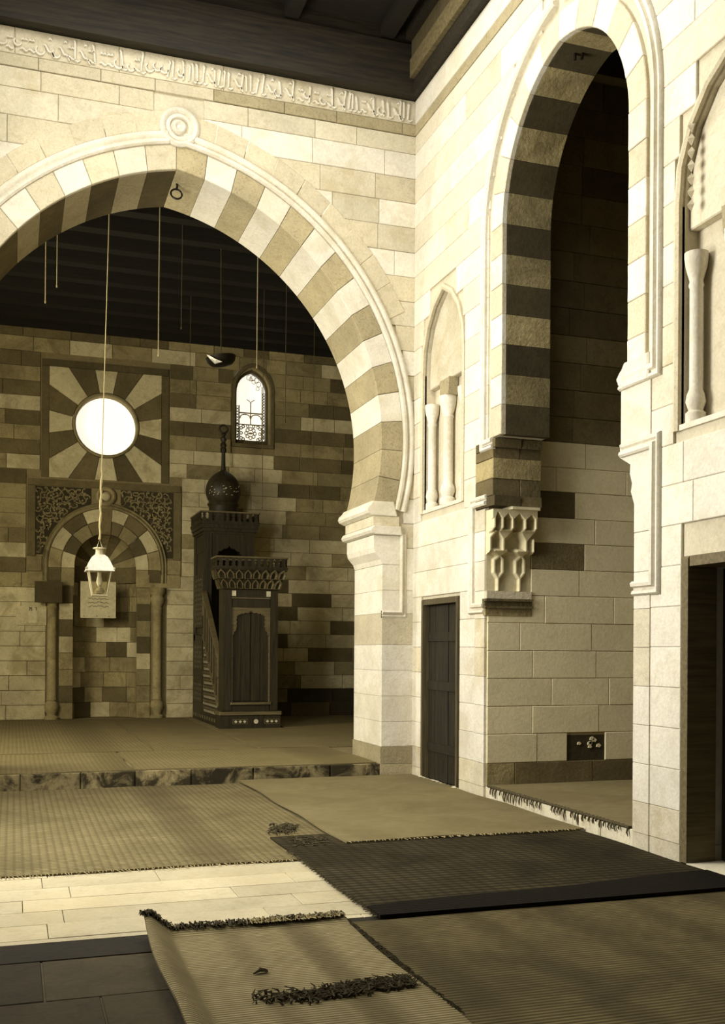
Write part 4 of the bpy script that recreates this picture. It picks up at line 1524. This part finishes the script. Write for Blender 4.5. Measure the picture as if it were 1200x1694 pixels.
# flank: stair side, sloping balustrade, panels under the canopy
yA, yB_, yC = YP + .36, 18.95, 20.05
for sx, nm in ((mbx0, 'stair_side'), (mbx1, 'stair_side')):
    def sd_(s, z, d, sx=sx): return (sx + (-d if sx == mbx0 else d), s, z)
    ss = MB().prism([(yA, MZ), (yC, MZ), (yC, 1.78), (yB_, 1.72), (yA, .52)], sd_, -.04, 0).build(nm, 'wood', pu)
    for (p, q, th, d) in (((yA, .52), (yB_, 1.72), .05, .03), ((yA, 1.34), (yB_, 2.50), .06, .035)):
        MB().prism([p, q, (q[0], q[1] + th), (p[0], p[1] + th)], sd_, -.05, d, .01).build('handrail' if th > .055 else 'stringer', 'woodlite', pu)
    MB().prism([(yA, .57), (yB_, 1.77), (yB_, 2.50), (yA, 1.34)], sd_, -.03, -.01).build('balustrade_panel', 'wood', pu)
    for k in range(13):                                 # turned spindles in the sloping balustrade
        t = (k + .5) / 13; y = yA + (yB_ - yA) * t
        zb, zt_ = .57 + 1.2 * t, 1.34 + 1.16 * t
        MB().prism([(y - .022, zb), (y + .022, zb), (y + .022, zt_), (y - .022, zt_)], sd_, -.01, .014, .006).build('spindle', 'wood' if k % 2 else 'woodlite', pu)
    for (y, z0, z1) in ((yA + .02, 1.02, 1.34), (yB_ - .02, 2.1, 2.52)):
        MB().prism([(y - .03, z0), (y + .03, z0), (y + .03, z1), (y - .03, z1)], sd_, -.02, .03, .008).build('newel', 'woodlite', pu)
    if sx == mbx0:
        # geometric strapwork with ivory points on the triangular side
        il, stp = MB(), MB()
        for r in range(11):
            for c_ in range(18):
                y = yA + .07 + c_ * .115 + (.057 if r % 2 else 0); z = MZ + .22 + r * .125
                lim = .46 + (y - yA) / (yB_ - yA) * 1.2 if y < yB_ else 1.62
                if z > lim or y > yB_ - .05: continue
                a = .014
                il.prism([(y - a, z), (y, z - a * 1.5), (y + a, z), (y, z + a * 1.5)], sd_, 0, .012)
                for an in (.52, 1.57, 2.62):
                    dy, dz = .05 * math.cos(an), .05 * math.sin(an)
                    ny, nz = -.006 * math.sin(an), .006 * math.cos(an)
                    cy, cz = y + .057, z + .03
                    stp.prism([(cy - dy - ny, cz - dz - nz), (cy + dy - ny, cz + dz - nz), (cy + dy + ny, cz + dz + nz), (cy - dy + ny, cz - dz + nz)], sd_, 0, .01)
        tag(il.build('ivory_points', 'ivory', ss), kind='stuff')
        tag(stp.build('strapwork', 'woodlite', ss), kind='stuff')
        for k in range(11):
            y = yA + .1 + k * .24
            MB().prism([(y - .05, MZ + .06), (y + .05, MZ + .06), (y + .05, MZ + .12), (y - .05, MZ + .12)], sd_, 0, .01, .004).build('plinth_panel', 'woodlite', ss)
        for (z0, z1) in ((.5, 1.0), (1.1, 1.66), (1.9, 2.9)):
            pn = MB().prism([(yB_ + .12, z0), (yC - .1, z0), (yC - .1, z1), (yB_ + .12, z1)], sd_, -.01, .012, .008).build('carved_panel', 'wood', pu)
            fb = MB()
            for r in range(int((z1 - z0 - .08) / .09)):
                for c_ in range(8):
                    y, z = yB_ + .18 + c_ * .105, z0 + .07 + r * .09
                    if (r + c_) % 2: fb.prism([(y - .03, z - .008), (y + .03, z - .008), (y + .03, z + .008), (y - .03, z + .008)], sd_, .01, .02)
                    else: fb.prism([(y - .008, z - .035), (y + .008, z - .035), (y + .008, z + .035), (y - .008, z + .035)], sd_, .01, .02)
            tag(fb.build('fretwork', 'woodlite', pn), kind='stuff')
for k in range(6):
    t = k / 6
    y = yA + (yB_ - yA) * t
    MB().box(mbx0 + .045, mbx1 - .045, y, y + .27, MZ + .2 * k, MZ + .2 * (k + 1)).build('step', 'wood', pu)
MB().box(mbx0 + .045, mbx1 - .045, yB_, yC, MZ, 1.6).build('seat_platform', 'wood', pu)
# canopy
for x in (mbx0, mbx1 - .14):
    for y in (yB_, yC - .14):
        MB().box(x, x + .14, y, y + .14, 1.6, 3.62).build('canopy_post', 'wood', pu)
def cf_(s, z, d): return (s, yB_ + .02 - d, z)
a_, b__ = mbx0 + .142, mbx1 - .142
arch = scallop([(b__ - .0, 3.0), (b__ - .07, 3.18), (b__ - .12, 3.3), ((a_ + b__) / 2, 3.4), (a_ + .12, 3.3), (a_ + .07, 3.18), (a_, 3.0)], .08, .02)
MB().prism([(a_, 3.0), (a_, 3.62), (b__, 3.62), (b__, 3.0)] + arch, cf_, -.06, 0).build('canopy_arch', 'wood', pu)
MB().prism([(yB_ + .14, 3.3), (yC - .14, 3.3), (yC - .14, 3.62), (yB_ + .14, 3.62)], ps_, -.1, -.02).build('canopy_side', 'wood', pu)
MB().prism([(yB_ + .14, 1.7), (yC - .14, 1.7), (yC - .14, 3.3), (yB_ + .14, 3.3)], ps_, -.06, -.03).build('canopy_side', 'wood', pu)
MB().box(mbx0 + .14, mbx1 - .14, yC - .06, yC, 1.6, 3.6).build('canopy_back', 'wood', pu)
b = MB()
for o_f, z0, z1 in ((.0, 3.62, 3.66), (.035, 3.66, 3.72), (.06, 3.72, 3.79), (.075, 3.79, 3.82)):
    b.box(mbx0 - o_f, mbx1 + o_f, yB_ - o_f, yC, z0, z1)
cc_ = b.build('canopy_cornice', 'wood', pu)
cresting(cc_, mbx0 - .065, mbx1 + .065, yB_ - .065, yC - .02, 3.84, .16, 10, 9)
dcx, dcy = (mbx0 + mbx1) / 2 - .02, (yB_ + yC) / 2
MB().lathe([(.30, 0), (.30, .03), (.27, .06), (.27, .36), (.30, .40), (.29, .43), (.27, .46)], (dcx, dcy, 3.82), 24).build('drum', 'wood', pu, smooth=True)
dome = [(.27, 0), (.30, .05), (.328, .14), (.335, .22), (.32, .31), (.28, .40), (.215, .48), (.14, .54), (.075, .575), (.05, .60), (.045, .66)]
dm_ = MB().lathe(dome, (dcx, dcy, 4.28), 28).build('bulb_dome', 'wood', pu, smooth=True)
ty = MB()
rr_ = random.Random(11)
for k in range(26):
    a = -math.pi / 2 + rr_.uniform(-1.1, .9); z = 4.36 + rr_.uniform(0, .2)
    r = .334
    ty.prism([(0, 0), (.02, .006), (.03, .018), (.008, .014)], lambda s, q, d, a=a, z=z: ((dcx + (r + d) * math.cos(a + s / r)), dcy + (r + d) * math.sin(a + s / r), z + q), -.01, .004)
tag(ty.build('flaking_gilding', 'ivory', dm_), kind='stuff')
fin = [(.045, 0), (.04, .1), (.036, .28), (.06, .30), (.06, .36), (.045, .38), (.065, .42), (.05, .46), (.035, .48), (.055, .52), (.06, .55), (.035, .58), (.03, .6), (.055, .63), (.03, .66)]
MB().lathe(fin, (dcx, dcy, 4.93), 14).build('finial', 'wood', pu, smooth=True)
MB().tube([(dcx + .075 * math.cos(2 * math.pi * k / 20), dcy, 5.66 + .075 * math.sin(2 * math.pi * k / 20)) for k in range(20)], .022, 7, True).build('crescent_ring', 'wood', pu, smooth=True)

# ================================================================== HANGING LANTERN
def at(px, py, Y): return onY(px, py, Y)


YL = 13.3
pb_ = at(163, 986, YL); pt_ = at(166, 905, YL)
lx, lz = pb_[0] + .01, pb_[2]
k_ = (pt_[2] - pb_[2]) / .62
ln = thing('hanging_lantern', (lx, YL, lz), 'four-sided glass lantern with white enamel hood hanging before the prayer niche', 'lantern')
S = lambda v: v * k_


def sq(r, z): return [(lx + sx * r, YL + sy * r, lz + z) for sx, sy in ((-1, -1), (1, -1), (1, 1), (-1, 1))]


rb, rtp, hb = S(.085), S(.135), S(.315)
MB().box(lx - rb - .01, lx + rb + .01, YL - rb - .01, YL + rb + .01, lz, lz + .015).build('bottom_plate', 'tin', ln)
for i in range(4):
    MB().tube([sq(rb, .01)[i], sq(rtp, hb)[i]], .009, 6).build('corner_bar', 'tin', ln)
b0, t0 = sq(rb, .015), sq(rtp, hb)
for i in range(4):
    j = (i + 1) % 4
    b = MB(); nrm = [(0, -1), (1, 0), (0, 1), (-1, 0)][i]
    pts = [b0[i], b0[j], t0[j], t0[i]]
    b.quadbox([tuple(Vector(p)) for p in pts] + [tuple(Vector(p) - Vector((nrm[0], nrm[1], 0)) * .003) for p in pts])
    b.build('glass_pane', 'glass', ln)
b = MB()
hood = [(S(.175), hb - .005), (S(.17), hb + .012), (S(.125), hb + S(.12)), (S(.095), hb + S(.175)), (S(.06), hb + S(.205))]
hv = []
for r, z in hood: hv += sq(r, z)
b.v = hv
for j in range(len(hood) - 1):
    for k in range(4): b.f.append([j * 4 + k, j * 4 + (k + 1) % 4, j * 4 + 4 + (k + 1) % 4, j * 4 + 4 + k])
b.f += [[3, 2, 1, 0], [16, 17, 18, 19]]
b.build('hood', 'enamel', ln)
MB().lathe([(S(.055), 0), (S(.05), S(.06)), (S(.055), S(.075)), (S(.085), S(.08)), (S(.08), S(.095)), (S(.05), S(.1))], (lx, YL, lz + hb + S(.2)), 14).build('chimney_cap', 'tin', ln, smooth=True)
for sx in (-1, 1):
    MB().lathe([(.012, 0), (.016, .014), (.004, .028)], (lx + sx * S(.17), YL - S(.17), lz + hb + .012), 8).build('hood_knob', 'tin', ln)
MB().lathe([(S(.02), 0), (S(.055), S(.02)), (S(.065), S(.05)), (S(.045), S(.085)), (S(.02), S(.1)), (S(.022), S(.115))], (lx, YL, lz + .015), 16).build('oil_font', 'tin', ln, smooth=True)
MB().lathe([(S(.022), 0), (S(.04), S(.04)), (S(.035), S(.08)), (S(.024), S(.12)), (S(.026), S(.17))], (lx, YL, lz + S(.13)), 12).build('lamp_chimney', 'enamel', ln, smooth=True)
ztop = lz + hb + S(.3)
MB().tube([(lx - .035, YL, ztop - .01), (lx, YL, ztop + S(.1)), (lx + .035, YL, ztop - .01)], .006, 5).build('bail', 'tin', ln)
rp = MB()
q0 = at(180, 380, YL)
zc_ = ztop + S(.1)
top = Vector((q0[0] + (7.622 - q0[2]) * (q0[0] - lx) / (q0[2] - zc_), YL, 7.622))
p0 = Vector((lx, YL, zc_))
pts, tp = [], []
for k in range(60):
    t = k / 59
    p = p0.lerp(top, t)
    pts.append(tuple(p + Vector((.006 * math.sin(k * 2.1), .004 * math.cos(k), 0)) * (1 if t < .22 else .1)))
    tp.append((1.9 if k % 3 else 2.6) if t < .16 else 1.0)
rp.tube(pts, .0065, 5, taper=tp)
rp.build('hanging_rope', 'cord', ln, smooth=True)

# bare cords hanging from the hall ceiling
cords = [(94, 476, 13.6, 'cord', 'short pale cord hanging beside the longer cord near the left side of the arch'),
         (75, 502, 13.6, 'cord', 'thin pale cord hanging left of the short cord'),
         (262, 590, 13.8, 'cord', 'long pale cord hanging between lantern and bowl lamp, ending level with the ceiling edge'),
         (300, 545, 15.0, 'cordark', 'thin dark cord ending above the bowl lamp'),
         (425, 610, 14.2, 'cord', 'pale cord hanging in front of the pointed window'),
         (434, 842, 17.0, 'cordark', 'long thin wire hanging beside the pulpit finial in front of the pointed window'),
         (472, 700, 16.0, 'cordark', 'thin wire hanging right of the pointed window'),
         (518, 842, 17.0, 'cordark', 'long thin wire hanging against the far wall near the arch jamb'),
         (314, 672, 17.5, 'cordark', 'thin dark wire hanging left of the pulpit finial')]
for px, py, Y, m_, lab in cords:
    a = at(px, py, Y)
    o = thing('ceiling_rope', (a[0], Y, a[2]), lab, 'cord', 'bare cords in the prayer hall')
    MB().tube([(a[0], Y, a[2]), (a[0] + .003, Y, (a[2] + 7.4) / 2), (a[0] + .012, Y, 7.622)], .006 if m_ == 'cord' else .005, 5).build('strand', m_, o)
    MB().lathe([(.004, 0), (.011, .012), (.011, .03), (.005, .042)], (a[0], Y, a[2]), 7).build('end_knot', m_, o)

# shallow bowl lamp, dark outside, a sliver of its white lining showing
a = at(366, 596, 15.2)
bw = thing('bowl_lamp', a, 'shallow dark bowl lamp with white enamel lining hanging tilted from the hall ceiling', 'lamp')
def tilt(b, ang=.16):
    c, s = math.cos(ang), math.sin(ang)
    b.v = [(a[0] + (x - a[0]) * c - (z - a[2]) * s, y, a[2] + (x - a[0]) * s + (z - a[2]) * c) for x, y, z in b.v]
    return b
tilt(MB().lathe([(.07, -.08), (.16, -.065), (.205, -.02), (.225, .045), (.215, .05), (.2, .03)], a, 24)).build('shade', 'iron', bw, smooth=True)
b = MB()
b.v = [(a[0] - .235, 15.1, a[2] + .035), (a[0] - .20, 15.05, a[2] - .03), (a[0] - .13, 15.0, a[2] - .115), (a[0] - .02, 15.0, a[2] - .075), (a[0] - .12, 15.0, a[2] - .045), (a[0] - .19, 15.03, a[2] + .0)]
b.v += [(x + .004, y + .012, z) for x, y, z in b.v]
b.f = [[0, 1, 2, 3, 4, 5], [11, 10, 9, 8, 7, 6]] + [[k, (k + 1) % 6, 6 + (k + 1) % 6, 6 + k] for k in range(6)]
b.build('reflector', 'enamel', bw)
MB().tube([(a[0], 15.2, a[2] + .02), (a[0] - .01, 15.2, 7.40)], .006, 5).build('suspension_wire', 'cordark', bw)
MB().lathe([(.03, 0), (.045, .03), (.03, .07)], (a[0], 15.2, a[2] - .0), 10).build('lamp_holder', 'iron', bw)

# ================================================================== MATS
def mat_obj(name, x0, x1, y0, y1, z, mat, label, nx=40, ny=40, amp=.0012, t=.012, border=None, group='reed mats on the floors', shape=None, seed=1):
    r = random.Random(seed)
    ph = [r.uniform(0, 6) for _ in range(6)]
    root = thing(name, ((x0 + x1) / 2, (y0 + y1) / 2, z), label, 'mat', group)
    b = MB()
    top = []
    for j in range(ny + 1):
        for i in range(nx + 1):
            u, v = i / nx, j / ny
            x, y = x0 + (x1 - x0) * u, y0 + (y1 - y0) * v
            h = amp * (1 + math.sin(3.1 * x + ph[0]) * math.sin(2.7 * y + ph[1]) + .5 * math.sin(7 * x + ph[2]) * math.sin(6 * y + ph[3]))
            ex = .012 * math.sin(4 * y + ph[4]) if i in (0, nx) else 0
            ey = .012 * math.sin(4.3 * x + ph[5]) if j in (0, ny) else 0
            p = (x + ex, y + ey, z + t + max(0, h))
            if shape: p = shape(u, v, p)
            top.append(p)
    n = (nx + 1) * (ny + 1)
    b.v = top + [(x, y, zz - t) for x, y, zz in top]
    for j in range(ny):
        for i in range(nx):
            q = j * (nx + 1) + i
            b.f.append([q, q + 1, q + nx + 2, q + nx + 1])
            b.f.append([n + q, n + q + nx + 1, n + q + nx + 2, n + q + 1])
    edge = [i for i in range(nx + 1)] + [j * (nx + 1) + nx for j in range(1, ny + 1)] + [ny * (nx + 1) + i for i in range(nx - 1, -1, -1)] + [j * (nx + 1) for j in range(ny - 1, 0, -1)]
    for k in range(len(edge)):
        a, c = edge[k], edge[(k + 1) % len(edge)]
        b.f.append([a, c, n + c, n + a])
    b.build('weave', mat, root, smooth=True)
    return root, top


def fringe(root, p, q, n, L_, dirv, mat, r=.004, z=0., seed=2, drop=0., jit=.5):
    rr = random.Random(seed)
    b = MB()
    for k in range(n):
        t = (k + rr.random() * .6) / n
        x, y = p[0] + (q[0] - p[0]) * t, p[1] + (q[1] - p[1]) * t
        l = L_ * rr.uniform(.4, 1.2)
        s = rr.uniform(-jit, jit) * l
        dx, dy = dirv
        e = (x + dx * l - dy * s, y + dy * l + dx * s, z - drop * rr.uniform(.6, 1.3))
        m_ = (x + dx * l * .5, y + dy * l * .5, z + rr.uniform(0, .006) + (0 if drop else .002))
        b.tube([(x - dx * .01, y - dy * .01, z), m_, e], r, 4, taper=[1, 1, .5])
    o = b.build('fringe', mat, root)
    tag(o, kind='stuff')
    return o


ra, _ = mat_obj('reed_mat', -1.15, 2.7, 7.14, 11.37, 0, 'matA', 'broad tan reed mat with cord stripes below the step to the prayer hall', 60, 50, seed=1)
fringe(ra, (-1.15, 7.14), (2.05, 7.14), 130, .05, (0, -1), 'straw', .0035, .008)
rc_, _ = mat_obj('dark_reed_mat', 1.93, 4.44, 5.44, 7.95, .0158, 'matC', 'dark brown reed mat with black border beside the bare marble paving', 50, 40, seed=2)
b = MB(); nb = 50
for k in range(nb + 1):
    u = k / nb; x = 1.93 + 2.5 * u
    yb = 5.62 + .25 * u + .02 * math.sin(9 * u)
    b.v += [(x, 5.40, .020), (x, 5.40, .038), (x, yb, .038), (x, yb, .020)]
for k in range(nb):
    for q in range(4): b.f.append([k * 4 + q, k * 4 + (q + 1) % 4, k * 4 + 4 + (q + 1) % 4, k * 4 + 4 + q])
b.f += [[0, 1, 2, 3], [nb * 4, nb * 4 + 1, nb * 4 + 2, nb * 4 + 3]]
b.build('black_border', 'matCb', rc_)
fr_ = MB(); rr = random.Random(21)
for k in range(420):                                      # frayed, trodden corner where the mats meet
    t = rr.random(); y = 7.5 + 1.1 * t; x = 2.0 + .27 * rr.random() * (1 - .3 * t) + .05 * math.sin(9 * t)
    if rr.random() < .5 + .5 * math.sin(11 * t): fr_.tube([(x, y, .019), (x + rr.uniform(-.03, .03), y + rr.uniform(-.02, .02), .036), (x + rr.uniform(-.05, .05), y + rr.uniform(-.03, .03), rr.uniform(.03, .04))], .005, 4, taper=[1, 1, .5])
tag(fr_.build('frayed_corner', 'fringe', rc_), kind='stuff')
fringe(rc_, (1.95, 7.4), (1.95, 5.45), 160, .045, (-1, 0), 'fringe', .004, .021, 4)
rb_, _ = mat_obj('straw_mat', 2.40, 4.46, 7.52, 11.40, .031, 'matB', 'smooth pale straw mat lying against the foot of the right wall', 40, 50, seed=3, amp=.002)
fringe(rb_, (2.42, 7.52), (4.4, 7.52), 60, .035, (0, -1), 'straw', .004, .038, 5)
rd_, _ = mat_obj('ribbed_mat', 1.72, 4.44, 2.4, 5.40, 0, 'matD', 'ribbed brown mat in front of the dark mat with the black border', 50, 50, seed=4)


def curl(u, v, p):
    """left edge rolled up, far edge lifted a little"""
    x, y, z = p
    w = 1.12 * u
    R = .055
    if w < .20:
        s = (.20 - w)
        a = min(s / R * .55, 1.6)
        x = x + s * .0
        z = z + .075 * math.sin(min(1, s / .20) * math.pi / 2) ** 1.5 * (1 - .25 * (1 - v))
        x = .60 + (.20 - R * 1.2 * math.sin(a) - .13 * min(1, s / .2)) + .02 if s > 0 else x
    z += .012 * max(0, (v - .93) / .07)
    if v > .9 and u < .25: z += .02 * (v - .9) / .1 * (1 - u / .25)
    return (x, y, z)


def curl2(u, v, p):
    x, y, z = p
    s = max(0, .20 - 1.12 * u) / .20
    z += .085 * math.sin(s * math.pi * .62) * (.7 + .3 * v) + .02 * max(0, (v - .94) / .06)
    x += .06 * s * s + (1 - v) * -.06 * (1 - u) * .5
    return (x, y, z)


re_, top_e = mat_obj('curled_straw_mat', .58, 1.72, 3.4, 5.44, .0155, 'matE', 'coarse pale straw mat with curled edge and shaggy fringe on the dark paving', 56, 80, shape=curl2, seed=5)
fr_ = MB()
rr = random.Random(9)
nx, ny = 56, 80
for k in range(520):                                     # shaggy end of the mat
    u = rr.random()
    i = min(nx - 1, int(u * nx)); p = Vector(top_e[ny * (nx + 1) + i]).lerp(Vector(top_e[ny * (nx + 1) + i + 1]), rr.random())
    fr_.tube([tuple(p + Vector((0, -.012, -.004))), tuple(p + Vector((rr.uniform(-.02, .02), rr.uniform(-.05, .02), rr.uniform(.004, .022)))), tuple(p + Vector((rr.uniform(-.03, .03), rr.uniform(-.075, .035), rr.uniform(-.004, .012))))], .004, 4, taper=[1, 1, .5])
tag(fr_.build('fringe', 'fringe', re_), kind='stuff')
fr_ = MB()
for k in range(420):
    i = min(nx - 1, int(rr.uniform(.55, 1) * nx)); p = Vector(top_e[ny * (nx + 1) + i])
    fr_.tube([tuple(p + Vector((0, -.012, 0))), tuple(p + Vector((rr.uniform(-.02, .02), rr.uniform(-.05, .0), rr.uniform(.006, .02)))), tuple(p + Vector((rr.uniform(-.03, .03), rr.uniform(-.08, .02), .01)))], .004, 4, taper=[1, 1, .5])
tag(fr_.build('straw_fringe', 'straw', re_), kind='stuff')
fr_ = MB()
for k in range(900):                                     # worn dark pile across the near part, and tufts on the right edge
    x = .95 + .72 * math.sqrt(rr.random()); y = 4.26 + rr.gauss(0, .035) + .02 * math.sin(9 * x)
    fr_.tube([(x, y, .026), (x + rr.uniform(-.02, .02), y + rr.uniform(-.02, .02), .045), (x + rr.uniform(-.035, .035), y + rr.uniform(-.03, .03), rr.uniform(.03, .06))], .0045, 4, taper=[1, 1, .4])
for k in range(160):
    y = rr.uniform(3.9, 5.5); x = 1.72
    fr_.tube([(x - .01, y, .022), (x + .015, y + rr.uniform(-.015, .015), .03), (x + rr.uniform(.02, .05), y + rr.uniform(-.03, .03), .016)], .004, 4, taper=[1, 1, .5])
tag(fr_.build('worn_tufts', 'fringe', re_), kind='stuff')
# scrap lying on the curled mat
q = onZ(431, 1610, .03)
sc_ = MB()
for k in range(3):
    sc_.tube([(q[0] - .035 + .012 * k, q[1] - .012 + .012 * k, .034), (q[0], q[1] + .006 * k, .046), (q[0] + .035, q[1] + .01 * k, .036)], .007, 5, taper=[.5, 1.2, .6])
tag(sc_.build('straw_scrap', 'fringe', None, (q[0], q[1], .027)), 'small dark twist of straw lying on the curled straw mat', 'scrap')

# mats in the prayer hall and in the recess
mat_obj('reed_mat', -.72, 1.25, Y0 + .02, 13.52, STEP, 'matF', 'tan mat on the hall step before the prayer niche', 40, 24, seed=6)
mat_obj('reed_mat', 1.275, 4.06, Y0 + .02, 13.52, STEP, 'matF', 'tan mat on the hall step against the right jamb of the great arch', 40, 24, seed=7)
mat_obj('hall_mat', -1.6, 1.75, 13.57, 19.9, STEP, 'matF', 'hall mat running back to the prayer niche', 40, 40, seed=8)
mat_obj('hall_mat', 1.775, 3.1, 13.565, 19.9, STEP, 'matF', 'narrow hall mat between the prayer niche and the pulpit', 30, 40, seed=9)
mat_obj('hall_mat', 3.13, 6.8, 13.57, 16.98, STEP, 'matF', 'hall mat in front of the pulpit', 40, 30, seed=10)
mat_obj('hall_mat', 4.36, 6.8, 17.02, 20.0, STEP, 'matF', 'hall mat in the dark corner right of the pulpit', 30, 30, seed=11)
rm_, _ = mat_obj('fringed_mat', W + .01, 7.1, 6.86, YR - .03, .142, 'matB', 'brown mat filling the side recess, its tasselled fringe hanging over the step', 40, 40, seed=12)
b = MB()
for k in range(44):
    y = 6.9 + (YR - 7.0) * (k + rr.random() * .5) / 44
    l = rr.uniform(.045, .1) if y > 7.6 else rr.uniform(.02, .07)
    if rr.random() < .12: continue
    b.tube([(W + .03, y, .152), (W - .018, y - .005, .150), (W - .03, y - .012, .15 - l * .6), (W - .028, y - .012 + rr.uniform(-.02, .01), .15 - l)], .008, 5, taper=[1, 1.1, 1, .5])
b.tube([(W - .008, 6.9, .150), (W - .008, 8.1, .152), (W - .008, YR - .06, .150)], .012, 6)
tag(b.build('tassel_fringe', 'fringe', rm_), kind='stuff')

for o in list(bpy.data.objects):
    if '_b' in o: del o['_b']
